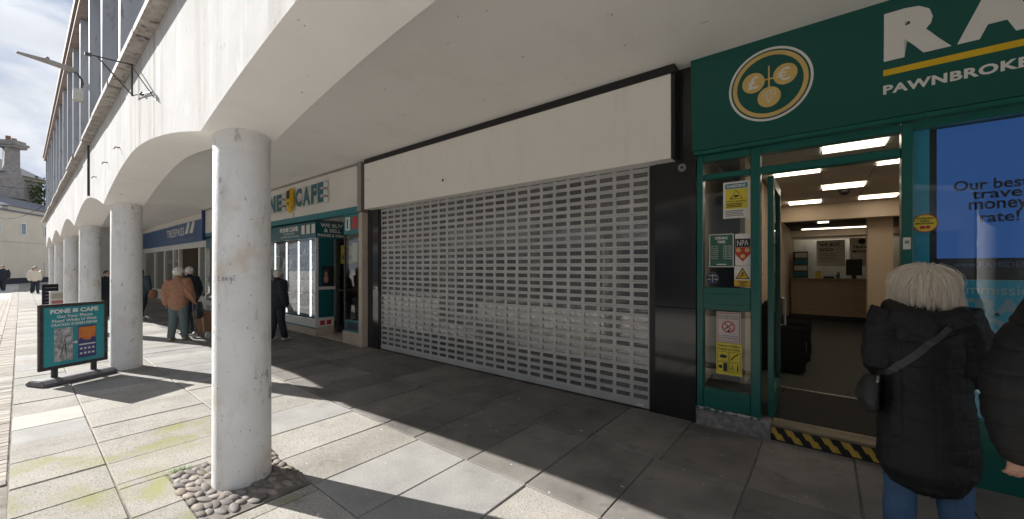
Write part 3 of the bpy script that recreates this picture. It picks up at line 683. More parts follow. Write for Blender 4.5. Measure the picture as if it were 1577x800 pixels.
# right-hand window
MB().box(.57, 5.5, 4.45, 4.60, -.02, .5).box(.57, 5.5, 4.45, 4.55, 2.75, 2.812).build('window_frame', m_green, P)
box('pane', m_glass, P, .57, 5.5, 4.50, 4.506, .5, 2.75)
box('vinyl_strip', m_cyan, P, .572, .667, 4.512, 4.52, .5, 2.75)
MB().box(.667, 5.5, 4.55, 4.60, 1.55, 2.76).build('screen_surround', m_black, P)
MB().box(.712, 2.9, 4.535, 4.548, 1.715, 2.74).build('screen', m_screen, P)
for s_, a, b, z0, z1 in (('Our best', .80, 1.17, 2.235, 2.315), ('travel', .893, 1.16, 2.165, 2.24), ('money', .878, 1.165, 2.055, 2.145), ('rate!', .935, 1.125, 1.985, 2.065)):
    text('lettering', s_, a, b, z0, z1, 4.5335, m_ink, P, depth=.0008, bold=.02)
text('lettering', 'www.RAMSDENSCURRENCY.co.uk', .80, 1.62, 1.645, 1.69, 4.549, M('dim_blue_print', (.12, .16, .30), None, 5, .5), P, bold=.015)
box('vinyl_panel', m_cyan, P, .668, 5.5, 4.512, 4.52, .5, 1.548)
text('lettering', '0% commission', .62, 1.22, 1.44, 1.515, 4.511, M('pale_cyan_print', (.40, .55, .62), None, 5, .5), P, bold=.005)
text('lettering', 'TRAVEL', .79, 1.42, 1.285, 1.41, 4.511, M('pale_blue_print', (.28, .44, .54), None, 5, .5), P, bold=.06)
text('lettering', 'MONEY', .79, 1.40, 1.14, 1.265, 4.511, bpy.data.materials['pale_blue_print'], P, bold=.06)
# room
rm = MB().box(-1.23, 4.0, 4.64, 16.4, .05, .10).build('carpet', m_carpet, P)
box('side_wall', m_intw, P, -.86, -.80, 5.95, 14.6, .1, 3.1)
box('back_wall', m_intw, P, -1.23, 4.0, 15.6, 15.7, .1, 3.1)
box('right_wall', m_intw, P, 1.9, 2.0, 4.7, 15.6, .1, 3.1)
box('bulkhead', m_intw, P, -.80, 1.9, 11.6, 11.85, 2.74, 3.14)
box('room_column', m_intw, P, .80, 1.22, 12.0, 12.35, .1, 3.1)
box('lower_ceiling', m_dark, P, -.80, 1.9, 11.86, 15.6, 2.80, 2.86)
MB().box(-.10, .12, 12.7, 13.0, 2.785, 2.80).build('downlight', m_lamp, P); MB().box(-.5, 1.5, 14.85, 15.05, 2.78, 2.798).build('downlight', m_lamp, P)  # long rear panel is added, mostly hidden, to light the counter posters
lit = {(1, 1), (1, 4), (0, 3), (0, 6), (3, 3), (2, 3), (2, 6), (1, 6)} & {(1, 1), (1, 4), (0, 3), (0, 7), (2, 3), (2, 7)}
tl = None; lm = None
for i in range(5):
    for j in range(12):
        xa, ya = -.62 + i * .605 - .0, 4.65 + j * .605
        if ya > 11.6: continue
        if (i, j) in {(1, 2), (2, 1), (1, 7), (0, 4), (0, 10), (2, 10), (2, 4), (3, 7), (4, 3), (4, 9), (3, 1)}:  # rightmost columns: unseen panels added to brighten the room
            MB().box(xa + .015, xa + .59, ya + .10, ya + .52, 3.088, 3.10).build('ceiling_light', m_lamp, P)
            continue
        if tl is None:
            tl = MB().box(xa, xa + .598, ya, ya + .598, 3.10, 3.12).build('ceiling_tile', m_tile, P, bevel=.004); t0 = (xa, ya)
        else: inst(tl, (xa - t0[0], ya - t0[1], random.uniform(-.002, .002)), P)
box('ceiling_void', m_tile, P, -1.2, 2.0, 4.62, 11.6, 3.125, 3.15)
MB().ell((.32, 9.6, 3.06), (.09, .09, .07)).build('ceiling_camera', m_black, P, smooth=True)
ct = thing('shop_counter', 'brown wooden counter at the back of the pawn shop', 'counter', (.1, 14.5, .1))
box('front', m_wood, ct, -.74, 1.85, 14.5, 14.56, .1, 1.26); box('top', M('counter_top', (.30, .22, .15), None, 6, .35), ct, -.76, 1.88, 14.42, 15.0, 1.263, 1.31)
box('kick_board', m_ink, ct, -.74, 1.85, 14.485, 14.497, .1, .24)
sc_ = thing('counter_screen', 'glazed security screen standing on the brown counter', 'screen', (.1, 14.7, 1.31))
box('pane', m_glass, sc_, -.74, 1.85, 14.70, 14.706, 1.31, 2.5); box('top_rail', m_alu, sc_, -.74, 1.85, 14.68, 14.73, 2.5, 2.55)
box('back_panel', m_paper, P, -.70, 1.85, 15.2, 15.23, 1.31, 2.48)
p = thing('gold_poster', 'white poster reading we buy gold behind the counter', 'poster', (.25, 14.69, 1.7))
box('sheet', m_paper, p, -.14, .50, 14.69, 14.695, 1.66, 2.42)
text('lettering', 'WE BUY', -.08, .40, 2.24, 2.33, 14.688, m_ink, p, bold=.03); text('lettering', 'GOLD', -.08, .24, 2.10, 2.19, 14.688, m_ink, p, bold=.03)
for i in range(5): box('print_line', M('grey_print', (.25, .24, .23), None, 5, .6) if i == 0 else bpy.data.materials['grey_print'], p, -.08, .30 + .05 * (i % 2), 14.6875, 14.6885, 2.02 - i * .06, 2.035 - i * .06)
p = thing('travel_poster', 'white poster reading travel money beside the beige room column', 'poster', (.8, 14.69, 1.9))
box('sheet', m_paper, p, .60, 1.20, 14.69, 14.695, 1.66, 2.46)
text('lettering', 'TRAVEL', .66, 1.10, 2.16, 2.24, 14.688, m_ink, p, bold=.03); text('lettering', 'MONEY', .66, 1.08, 2.04, 2.12, 14.688, m_ink, p, bold=.03); MB().disc(.86, 2.36, .08, 14.686, 14.69).build('emblem', m_ink, p)
p = thing('leaflet_rack', 'grey leaflet rack standing on the left end of the counter', 'rack', (-.5, 14.55, 1.31))
box('back', m_steel, p, -.70, -.34, 14.6, 14.62, 1.31, 2.1)
for i in range(4): box('leaflet', m_paper if i % 2 else m_teal, p, -.68 + .01 * i, -.36, 14.56, 14.59, 1.35 + i * .19, 1.49 + i * .19)
p = thing('computer_monitor', 'black monitor on the counter left of the beige column', 'monitor', (.68, 14.6, 1.31))
box('panel', m_ink, p, .52, .86, 14.58, 14.61, 1.40, 1.86); box('stand', m_ink, p, .64, .74, 14.56, 14.66, 1.31, 1.40)
p = thing('card_reader', 'small black card reader on the counter', 'card reader', (.1, 14.48, 1.31))
MB().box(.02, .26, 14.45, 14.55, 1.311, 1.37).build('case', m_ink, p, bevel=.01)
for (x0, y0, lab) in ((-.74, 7.0, 'front black waiting chair by the left wall of the pawn shop'), (-.70, 7.9, 'rear black waiting chair behind the front one in the pawn shop')):
    c_ = thing('waiting_chair', lab, 'chair', (x0 + .3, y0 + .3, .1), 0, 'black chairs inside the pawn shop')
    MB().box(x0, x0 + .55, y0, y0 + .60, .35, .52).build('seat', m_coat, c_, bevel=.03, seg=2)
    MB().box(x0, x0 + .14, y0, y0 + .60, .52, 1.12).build('backrest', m_coat, c_, bevel=.04, seg=2)
    MB().box(x0, x0 + .55, y0 - .06, y0, .12, .78).build('arm', m_coat, c_, bevel=.02, seg=2)
    MB().box(x0, x0 + .55, y0 + .6, y0 + .66, .12, .78).build('arm', m_coat, c_, bevel=.02, seg=2)
    MB().box(x0 + .02, x0 + .5, y0 + .02, y0 + .58, .1, .35).build('base', m_ink, c_)
p = thing('wall_picture', 'framed notice on the left wall of the pawn shop', 'picture', (-.79, 9.2, 1.6))
box('frame', m_ink, p, -.80, -.785, 8.9, 9.5, 1.45, 2.05); box('sheet', m_paper, p, -.785, -.78, 8.95, 9.45, 1.5, 2.0)
for i, (y, z, h_, m_, lab) in enumerate(((7.3, 1.45, .62, m_paper, 'tall white notice on the left wall above the waiting chairs'), (10.3, 1.5, .5, m_teal, 'teal notice on the left wall near the bulkhead'), (6.45, 1.55, .5, m_ink, 'dark framed notice on the left wall near the open door'))):
    q = thing('wall_notice', lab, 'notice', (-.79, y, z)); box('sheet', m_, q, -.798, -.785, y, y + .42, z, z + h_); lines_ = MB()
    for j in range(5): lines_.box(-.7845, -.783, y + .05, y + .36 - .05 * (j % 3), z + .07 + j * .08, z + .095 + j * .08)
    lines_.build('small_print', m_offw if m_ is not m_paper else m_ink, q)
q = thing('pen_pot', 'small pot of pens on the counter beside the card reader', 'pen pot', (.34, 14.5, 1.31)); MB().cyl(.34, 14.5, 1.311, 1.42, .045, 12).build('pot', m_teal, q)
for j in range(4): MB().tube([(.33 + .01 * j, 14.5, 1.40), (.32 + .02 * j, 14.5 + .01 * (j % 2), 1.50)], .006, 5).build('pen', m_ink if j % 2 else m_red, q)
q = thing('leaflet_holder', 'yellow leaflets standing on the counter left of the card reader', 'leaflet holder', (-.05, 14.5, 1.31)); MB().box(-.16, -.04, 14.50, 14.54, 1.311, 1.52).build('leaflets', m_yel, q)
# posters on the side window
GY = 4.497
def poster(name, label, cat, x0, x1, z0, z1, mat, y=GY):
    t = thing(name, label, cat, ((x0 + x1) / 2, y, z0)); box('sheet', mat, t, x0, x1, y - .002, y, z0, z1); return t
def lines(t, x0, x1, z0, z1, n, mat, y=GY - .0025, jag=.2):
    mb = MB(); h = (z1 - z0) / n
    for i in range(n): mb.box(x0, x1 - (x1 - x0) * random.uniform(0, jag), y - .0005, y, z1 - i * h - h * .55, z1 - i * h)
    mb.build('small_print', mat, t)
YT = GY - .0022
t = poster('camera_notice', 'white and yellow camera warning notice at the top of the side window', 'notice', -.80, -.562, 2.14, 2.51, m_paper)
box('header', m_teal, t, -.78, -.585, GY - .0035, GY - .0022, 2.44, 2.49); text('lettering', 'RAMSDENS', -.765, -.60, 2.45, 2.48, GY - .0036, m_white, t, bold=.03)
box('yellow_field', m_yel, t, -.78, -.585, GY - .0035, GY - .0022, 2.235, 2.435)
MB().tube([(-.735, GY - .004, 2.335), (-.63, GY - .004, 2.335), (-.683, GY - .004, 2.42), (-.735, GY - .004, 2.335)], .0045, 5).ell((-.683, GY - .004, 2.362), (.024, .003, .011)).build('camera_symbol', m_ink, t)
text('lettering', 'CCTV in operation', -.77, -.60, 2.30, 2.318, GY - .0036, m_ink, t, bold=.02)
lines(t, -.77, -.60, 2.245, 2.29, 3, m_ink, GY - .0036); lines(t, -.78, -.60, 2.155, 2.22, 4, bpy.data.materials['grey_print'])
t = poster('opening_times_sign', 'green opening times sign in the side window', 'sign', -.93, -.705, 1.645, 1.985, m_paper)
box('green_field', M('dull_green_print', (.03, .13, .09), None, 4, .5), t, -.922, -.713, GY - .003, GY - .0022, 1.653, 1.977)
text('lettering', 'OPENING', -.875, -.76, 1.93, 1.958, GY - .0031, m_paper, t, bold=.03); text('lettering', 'TIMES', -.855, -.78, 1.89, 1.918, GY - .0031, m_paper, t, bold=.03)
for i, d in enumerate(('Monday', 'Tuesday', 'Wednesday', 'Thursday', 'Friday', 'Saturday', 'Sunday')):
    z = 1.855 - i * .021
    text('lettering', d, -.912, -.86 + .002 * len(d), z, z + .013, GY - .0031, m_paper, t); text('lettering', 'Closed' if d == 'Sunday' else '9.00-5.00', -.80, -.725, z, z + .012, GY - .0031, m_paper, t)
box('small_print', m_paper, t, -.86, -.77, GY - .0032, GY - .003, 1.668, 1.678)
t = poster('association_sign', 'black and red NPA sign with three gold discs in the side window', 'sign', -.692, -.558, 1.66, 1.98, m_paper)
box('black_field', m_ink, t, -.690, -.560, GY - .003, GY - .0022, 1.845, 1.93); text('lettering', 'NPA', -.675, -.575, 1.86, 1.915, GY - .0031, m_paper, t)
MB().prism([(-.690, 1.843), (-.690, 1.775), (-.625, 1.70), (-.56, 1.775), (-.56, 1.843)], 'Y', GY - .003, GY - .0022).build('red_shield', m_red, t)
for a, b in ((-.663, 1.815), (-.587, 1.815), (-.625, 1.755)): MB().disc(a, b, .021, GY - .004, GY - .003, 20).build('gold_disc', m_gold, t)
t = poster('caution_sign', 'yellow triangle caution sign low in the side window', 'sign', -.70, -.556, 1.45, 1.655, m_paper)
box('yellow_field', M('amber_print', (.68, .40, .03), None, 5, .5), t, -.70, -.556, GY - .003, GY - .0022, 1.45, 1.515)
MB().prism([(-.692, 1.525), (-.564, 1.525), (-.628, 1.642)], 'Y', GY - .003, GY - .0022).build('triangle_border', m_ink, t)
MB().prism([(-.677, 1.533), (-.579, 1.533), (-.628, 1.625)], 'Y', GY - .004, GY - .003).build('triangle', bpy.data.materials['amber_print'], t)
MB().ell((-.625, GY - .0042, 1.585), (.009, .002, .009)).tube([(-.63, GY - .0042, 1.575), (-.64, GY - .0042, 1.552), (-.655, GY - .0042, 1.54)], .004, 5).tube([(-.64, GY - .0042, 1.565), (-.61, GY - .0042, 1.56)], .004, 5).build('figure_symbol', m_ink, t)
text('lettering', 'Caution', -.67, -.585, 1.49, 1.51, GY - .0031, m_ink, t, bold=.02); text('lettering', 'Mind\nthe step', -.655, -.60, 1.456, 1.486, GY - .0031, m_ink, t, bold=.02)
t = poster('scales_sticker', 'small round dark blue sticker with scales in the window corner', 'sticker', -.955, -.845, 1.46, 1.461, m_ink)
MB().disc(-.90, 1.53, .062, GY - .002, GY, 28).build('disc', M('dark_blue_print', (.03, .045, .09), None, 5, .5), t)
MB().box(-.902, -.898, GY - .0032, GY - .002, 1.49, 1.57).box(-.94, -.86, GY - .0034, GY - .002, 1.555, 1.56).box(-.948, -.918, GY - .0032, GY - .002, 1.515, 1.521).box(-.882, -.852, GY - .0032, GY - .002, 1.515, 1.521).build('scales', m_paper, t)
t = poster('no_smoking_sign', 'white no smoking sign with red border in the lower side window', 'sign', -.862, -.642, .875, 1.188, M('pinkish_paper', (.62, .55, .53), None, 5, .5))
MB().box(-.852, -.652, GY - .0032, GY - .0022, .887, 1.176).build('red_border', m_red, t); box('inner_sheet', bpy.data.materials['pinkish_paper'], t, -.846, -.658, GY - .0042, GY - .0033, .893, 1.170)
MB().ring(-.752, 1.035, .048, .060, GY - .0052, GY - .0043, 32).prism([(-.79, 1.082), (-.798, 1.074), (-.714, .988), (-.706, .996)], 'Y', GY - .0054, GY - .0044).build('prohibition_ring', m_red, t)
MB().prism([(-.785, 1.018), (-.785, 1.005), (-.715, 1.062), (-.72, 1.07)], 'Y', GY - .0050, GY - .0043).ell((-.75, GY - .0046, .995), (.012, .001, .012)).build('cigarette', m_ink, t)
text('lettering', 'Mae ysmygu yn y fangre', -.84, -.665, 1.135, 1.152, GY - .0043, m_ink, t); text('lettering', 'hon yn erbyn y gyfraith', -.84, -.665, 1.112, 1.128, GY - .0043, m_ink, t)
text('lettering', 'It is against the law to', -.835, -.67, .935, .95, GY - .0043, m_ink, t); text('lettering', 'smoke in these premises', -.835, -.67, .912, .928, GY - .0043, m_ink, t)
t = poster('help_sign', 'yellow happy to help access sign below the no smoking sign', 'sign', -.864, -.632, .545, .868, m_yel)
text('lettering', 'Hapus i Helpu', -.85, -.65, .825, .852, GY - .0022, m_ink, t, bold=.01); text('lettering', 'Happy to Help', -.85, -.65, .79, .816, GY - .0022, m_ink, t, bold=.01)
for x0, z0 in ((-.852, .68), (-.745, .68), (-.852, .572), (-.745, .572)):
    MB().box(x0, x0 + .1, GY - .003, GY - .0022, z0, z0 + .003).box(x0, x0 + .1, GY - .003, GY - .0022, z0 + .097, z0 + .1).box(x0, x0 + .003, GY - .003, GY - .0022, z0 + .004, z0 + .096).box(x0 + .097, x0 + .1, GY - .003, GY - .0022, z0 + .004, z0 + .096).build('symbol_border', m_ink, t)
MB().ell((-.80, GY - .003, .73), (.035, .001, .018)).build('eye_symbol', m_ink, t); MB().tube([(-.73, GY - .003, .70), (-.70, GY - .003, .74), (-.665, GY - .003, .765)], .006, 5).build('ear_symbol', m_ink, t)
MB().box(-.80, -.762, GY - .003, GY - .0022, .58, .664).disc(-.825, .622, .018, GY - .003, GY - .0022).build('face_symbol', m_ink, t)
MB().ring(-.715, .605, .013, .018, GY - .003, GY - .0022, 20).box(-.718, -.712, GY - .003, GY - .0022, .615, .65).ell((-.67, GY - .003, .65), (.007, .001, .007)).box(-.676, -.664, GY - .003, GY - .0022, .585, .638).build('access_symbol', m_ink, t)
t = thing('currency_sticker', 'round yellow and red Turkish lira sticker on the right window', 'sticker', (.64, 4.497, 1.92))
MB().disc(.64, 1.997, .073, 4.4955, 4.4985, 32).build('red_disc', m_red, t); MB().disc(.64, 1.997, .066, 4.494, 4.4954, 32).build('yellow_disc', m_yel, t)
for s_, z, w in (('TURKISH', 2.028, .045), ('LIRA', 2.008, .026), ('IN STOCK', 1.988, .05)): text('lettering', s_, .64 - w, .64 + w, z, z + .013, 4.4938, m_ink, t, bold=.03)
MB().box(.612, .64, 4.493, 4.494, 1.952, 1.978).disc(.656, 1.965, .014, 4.493, 4.494, 16).build('flag', m_red, t)
t = thing('door_sticker', 'small white card stuck on the right green door post', 'sticker', (.53, 4.437, 1.79)); box('sheet', m_paper, t, .508, .553, 4.4375, 4.4395, 1.79, 1.885); box('small_print', bpy.data.materials['grey_print'], t, .518, .543, 4.4368, 4.4374, 1.835, 1.86)

# ------------------------------------------------------------------ phone shop
F = thing('phone_shop', 'white and teal phone repair shop with lit corner display window', 'shop', (-12.5, 4.4, 0))
box('sign_panel', m_offw, F, -18.2, -7.50, 4.34, 4.5, 2.90, 3.74)
box('sign_trim', m_alu, F, -18.2, -7.50, 4.325, 4.5, 3.742, 3.775); MB().box(-7.497, -7.35, 4.31, 4.5, 2.78, 3.79).build('end_post', m_alu, F, bevel=.004)
box('sign_band', m_teal, F, -18.2, -7.48, 4.33, 4.5, 2.765, 2.898)
def word(s, x0, x1, z0, z1, mf, ms, y, depth, parent):
    wd = {'F': .88, 'O': 1.25, 'N': 1.12, 'E': .86, 'C': 1.12, 'A': 1.2}
    tot = sum(wd[c] for c in s); x = x0
    for c in s:
        w = wd[c] / tot * (x1 - x0)
        mb = add_text(MB(), c, x, x + w * .90, z0, z1, y, depth, bold=.05)
        mb.mi = [0] * len(mb.f); mb.m(1); add_text(mb, c, x + .003, x + w * .90 - .003, z0 + .003, z1 - .003, y - depth, .004, bold=.05)
        mb.build('letter', [ms, mf], parent); x += w
word('FONE', -12.75, -10.93, 3.09, 3.535, m_tealf, m_white, 4.32, .10, F)
word('CAFE', -10.17, -8.70, 3.10, 3.555, m_tealf, m_white, 4.32, .10, F)
ph = MB().box(-10.70, -10.42, 4.21, 4.30, 3.16, 3.62).build('phone_emblem', m_yellow, F, bevel=.03, seg=2)
MB().box(-10.64, -10.48, 4.20, 4.208, 3.36, 3.56).disc(-10.56, 3.25, .035, 4.2, 4.208).build('emblem_screen', m_ink, ph); MB().ell((-10.56, 4.25, 3.10), (.10, .04, .10)).build('emblem_cup', m_yellow, ph, smooth=True)
box('emblem_cable', m_alu, F, -10.57, -10.56, 4.33, 4.338, 2.9, 3.02)
# display window box, left of the doorway
DX = -9.40
box('lower_sign', m_tealf, F, -18.2, DX, 4.36, 4.46, 2.34, 2.72); box('lower_sign', m_tealf, F, DX - .1, DX, 4.462, 5.30, 2.34, 2.72)
text('lettering', 'FONE CAFE', -11.45, -10.35, 2.55, 2.67, 4.358, m_white, F, bold=.05); text('lettering', 'iPhone Repair' if False else 'PHONE SHOP', -11.2, -10.55, 2.475, 2.525, 4.358, m_white, F); text('lettering', 'ALL REPAIRS TABLETS UNLOCKING', -11.4, -10.3, 2.40, 2.445, 4.358, m_white, F)
for i in range(3): MB().box(-10.15 + i * .27, -9.98 + i * .27, 4.354, 4.359, 2.45, 2.67).box(-10.13 + i * .27, -10.0 + i * .27, 4.350, 4.3535, 2.48, 2.64).build('phone_icon', [m_paper], F)
for s_, a, b, z0, z1 in (('WE BUY', 4.47, 5.03, 2.60, 2.695), ('& SELL', 4.55, 4.98, 2.48, 2.575), ('PHONES & TABLETS', 4.40, 5.16, 2.37, 2.44)):
    text('lettering', s_, a, b, z0, z1, DX + .001, m_white, F, plane='X', bold=.04)
box('pane', m_glass, F, -18.2, DX - .05, 4.37, 4.376, .40, 2.335); box('corner_post', m_frame_w, F, DX - .045, DX, 4.36, 4.42, .30, 2.335)
box('window_base', m_frame_w, F, -18.2, DX - .01, 4.355, 4.42, .20, .395); box('stall_riser', m_beige, F, -18.2, DX - .012, 4.37, 4.5, -.02, .197)
MB().box(-18.2, DX - .012, 4.352, 4.369, .172, .198).build('riser_trim', m_teal, F)
box('return_panel', m_tealf, F, DX - .05, DX - .004, 4.425, 4.80, .43, 2.335); box('return_notice', m_paper, F, DX - .05, DX, 4.422, 4.80, .205, .425); box('stall_riser', m_beige, F, DX - .06, DX - .006, 4.503, 4.80, -.02, .20)
for i in range(2): box('notice_print', m_red, F, DX + .0005, DX + .002, 4.46 + i * .16, 4.57 + i * .16, .25, .36)
p = thing('game_poster', 'dark poster with a figure on the teal return panel', 'poster', (DX, 4.7, 1.3)); box('sheet', m_ink, p, DX - .003, DX + .002, 4.50, 4.80, 1.18, 1.66); MB().box(DX + .002, DX + .004, 4.53, 4.66, 1.25, 1.60).build('picture', m_bluec, p); MB().ell((DX + .005, 4.60, 1.48), (.002, .035, .05)).ell((DX + .005, 4.60, 1.35), (.002, .055, .09)).build('figure', m_skin, p)
box('letter_box', m_frame_w, F, DX + .0, DX + .03, 4.43, 4.82, 1.10, 1.17)
dr = MB().box(-9.36, -9.31, 4.83, 4.90, .04, 2.32).box(-9.36, -9.31, 5.55, 5.62, .04, 2.32).box(-9.36, -9.31, 4.90, 5.55, .04, .22).box(-9.36, -9.31, 4.90, 5.55, 2.24, 2.32).build('door', m_steel, F)
box('pane', m_glass, dr, -9.338, -9.332, 4.90, 5.55, .22, 2.24); box('push_bar', m_alu, dr, -9.30, -9.28, 4.86, 5.5, 1.05, 1.09)
p = thing('yellow_poster', 'yellow poster on the glass door of the phone shop', 'poster', (-9.3, 5.1, 1.7)); box('sheet', m_yel, p, -9.328, -9.324, 4.93, 5.30, 1.72, 2.18); text('lettering', 'ASK\nUS\nPHONES', 4.96, 5.22, 1.84, 2.14, -9.3235, m_ink, p, plane='X', bold=.03)
# right-hand narrow window
box('pane', m_glass, F, -8.06, -7.51, 4.37, 4.376, .52, 2.34); box('sign_box', m_teal, F, -8.10, -7.50, 4.352, 4.42, 2.342, 2.76)
MB().box(-8.10, -8.06, 4.355, 4.42, .27, 2.34).box(-7.51, -7.48, 4.355, 4.42, .27, 2.34).build('window_frame', m_steel, F); box('lower_panel', m_teal, F, -8.06, -7.51, 4.362, 4.41, .27, .515)
box('picture_panel', m_bluec, F, -8.0, -7.56, 4.3585, 4.3615, .31, .48); box('picture_panel', m_paper, F, -8.03, -7.84, 4.3485, 4.3515, 2.42, 2.70); box('picture_panel', m_red, F, -7.74, -7.55, 4.3485, 4.3515, 2.44, 2.70)
MB().box(-7.97, -7.92, 4.3465, 4.348, 2.46, 2.66).box(-7.95, -7.6, 4.357, 4.358, .36, .40).build('picture_detail', m_ink, F)
box('pier', m_beige, F, -7.477, -7.352, 4.335, 4.6, -.02, 2.762); box('stall_riser', m_beige, F, -8.18, -7.48, 4.37, 4.55, -.02, .265)
p = thing('paper_notice', 'pale yellow paper notice in the narrow window of the phone shop', 'notice', (-7.8, 4.38, 1.8)); box('sheet', M('pale_yellow_paper', (.5, .47, .28), None, 4, .6), p, -7.82, -7.60, 4.378, 4.381, 1.75, 2.15)
lm_ = thing('desk_lamp', 'white curved neck lamp behind the narrow phone shop window', 'lamp', (-7.75, 4.7, 1.0)); MB().tube([(-7.75, 4.7, 1.0), (-7.75, 4.7, 1.5), (-7.80, 4.7, 1.6), (-7.90, 4.7, 1.58)], .014).build('neck', m_white, lm_); MB().ell((-7.92, 4.7, 1.56), (.05, .04, .03)).build('head', m_white, lm_); MB().cyl(-7.75, 4.7, .98, 1.0, .07).build('base', m_white, lm_)
ds = thing('display_plinth', 'dark plinth behind the narrow phone shop window', 'plinth', (-7.75, 4.75, .1)); box('body', m_dark, ds, -8.0, -7.55, 4.5, 5.0, .1, .98)
box('entrance_floor', m_beige, F, -9.38, -8.19, 4.40, 5.6, -.02, .02); box('entrance_ceiling', m_offw, F, -9.38, -7.50, 4.52, 6.4, 2.77, 2.80)
MB().box(-18.2, -7.35, 9.0, 9.1, 0, 3.5).box(-18.2, -9.45, 4.52, 9, 2.75, 2.8).box(-18.2, -7.3, 5.7, 9, -.01, .03).build('shop_room', M('shop_room_paint', (.30, .30, .30), None, 2, .8), F)
# lit display of phone accessories
box('display_back', M('display_back_panel', (.40, .42, .43), (.30, .32, .33), 6, .5), F, -18.1, -9.50, 4.86, 4.90, .30, 2.33)
for i, z in enumerate((.62, .95, 1.28, 1.61, 1.94)): box('glass_shelf', m_alu, F, -13.2, -9.50, 4.50, 4.85, z, z + .012)
for xl in (-12.9, -12.1, -11.35, -10.62, -9.95): box('light_strip', m_led, F, xl, xl + .025, 4.47, 4.49, .42, 2.30)
ph0 = None; cnt = 0
for i, z in enumerate((.632, .962, 1.292, 1.622, 1.952)):
    for j in range(22):
        x = -13.1 + j * .163 + random.uniform(-.02, .02)
        loc = Vector((x, 4.62 + random.uniform(-.08, .1), z + .001))
        if ph0 is None:
            ph0 = MB().box(-.04, .04, -.006, .006, 0, .165).build('phone_case', m_phone, None, bevel=.004); o = ph0; o.location = loc
        else: o = inst(ph0, loc)
        sn = ('lowest', 'second lowest', 'middle', 'second highest', 'highest')[i]
        tag(o, 'phone case propped on the ' + sn + ' glass shelf in the lit phone shop window', 'phone case', 'phone cases on the ' + sn + ' display shelf')
        o.rotation_euler = (R(-12), 0, random.uniform(-.5, .5)); o.scale = (random.uniform(.8, 1.3), 1, random.uniform(.75, 1.25))

# ------------------------------------------------------------------ outdoor clothing shop
Tp = thing('clothing_shop', 'outdoor clothing shop with long navy sign and white framed windows', 'shop', (-24, 4.4, 0))
box('sign_panel', m_navy, Tp, -30.7, -18.35, 4.40, 4.52, 2.66, 3.52); box('sign_trim', m_offw, Tp, -30.7, -18.30, 4.41, 4.52, 3.525, 3.76)
box('projecting_sign', M('blue_projecting_panel', (.02, .06, .20), None, 3, .4), Tp, -18.45, -18.36, 3.90, 4.39, 2.95, 3.78) if False else box('end_panel', M('blue_end_panel', (.02, .06, .20), None, 3, .4), Tp, -18.32, -18.22, 4.25, 4.5, 2.66, 3.77)
text('lettering', 'TRESPASS', -24.7, -21.55, 3.0, 3.36, 4.399, m_white, Tp, bold=.012, space=1.1)
lg = MB()
for a in (0, .75): lg.prism([(-21.45 + a, 3.04), (-20.95 + a, 3.04), (-20.65 + a, 3.46), (-20.95 + a, 3.52)], 'Y', 4.395, 4.399)
lg.build('logo', m_white, Tp)
text('lettering', 'PERFORMANCE OUTDOOR CLOTHING', -24.6, -20.1, 2.78, 2.86, 4.399, M('faded_print', (.22, .28, .40), None, 4, .5), Tp)
box('window_head', m_frame_w, Tp, -30.7, -18.3, 4.44, 4.52, 2.42, 2.655)
for xp in (-30.5, -27.6, -25.4, -23.6, -22.6, -19.4, -18.5): box('frame_post', m_frame_w, Tp, xp - .09, xp + .09, 4.42, 4.54, .0, 2.415)
for a, b in ((-30.4, -27.7), (-27.5, -25.5), (-25.3, -23.7), (-19.3, -18.6)):
    box('pane', m_glass, Tp, a, b, 4.47, 4.476, .50, 2.41); box('stall_riser', m_frame_w if a < -20 else m_offw, Tp, a, b, 4.43, 4.5, 0, .495)
MB().box(-30.6, -18.3, 8.4, 8.5, 0, 3.3).box(-30.6, -18.3, 4.6, 8.4, 2.95, 3.0).box(-30.6, -18.3, 4.6, 8.4, -.01, .03).build('shop_room', M('clothes_shop_room', (.24, .20, .17), (.17, .14, .12), 3, .8), Tp)
for i in range(26):
    x = -23.4 + (i % 13) * .33; z = 1.0 + 1.0 * (i // 13); y = 6.0 + random.uniform(0, 1.2)
    ci = i % 6; g = MB().loft([(x, y, z - .38), (x, y, z), (x, y, z + .32)], [(.15, .05), (.17, .07), (.10, .05)], 8).build('hanging_jacket', M('garment_%d' % i, [(.25, .03, .03), (.03, .04, .10), (.04, .10, .06), (.30, .22, .12), (.04, .04, .045), (.28, .10, .03)][i % 6], None, 10, .8) if i < 6 else bpy.data.materials['garment_%d' % (i % 6)], None, smooth=True)
    tag(g, ('dark red', 'navy', 'green', 'tan', 'charcoal', 'rust orange')[ci] + ' jacket hanging on the ' + ('lower' if i < 13 else 'upper') + ' rail inside the clothing shop', 'jacket', ('dark red', 'navy', 'green', 'tan', 'charcoal', 'rust orange')[ci] + ' jackets on the ' + ('lower' if i < 13 else 'upper') + ' rail')
for i, x in enumerate((-26.9, -26.1, -24.6)):
    q = thing('mannequin', ('left mannequin in dull red in the clothing shop window', 'middle mannequin in dark blue in the clothing shop window', 'right mannequin in grey green nearest the clothing shop door')[i], 'mannequin', (x, 4.85, .5))
    MB().loft([(x, 4.85, .5), (x, 4.85, 1.0), (x, 4.85, 1.2), (x, 4.85, 1.6), (x, 4.85, 1.75)], [(.13, .09), (.15, .1), (.13, .09), (.2, .11), (.06, .06)], 10).build('outfit', [m_red, m_bluec, m_olive][i], q, smooth=True)
    MB().ell((x, 4.85, 1.93), (.08, .1, .12)).build('head', m_skin if i == 9 else m_offw, q, smooth=True)

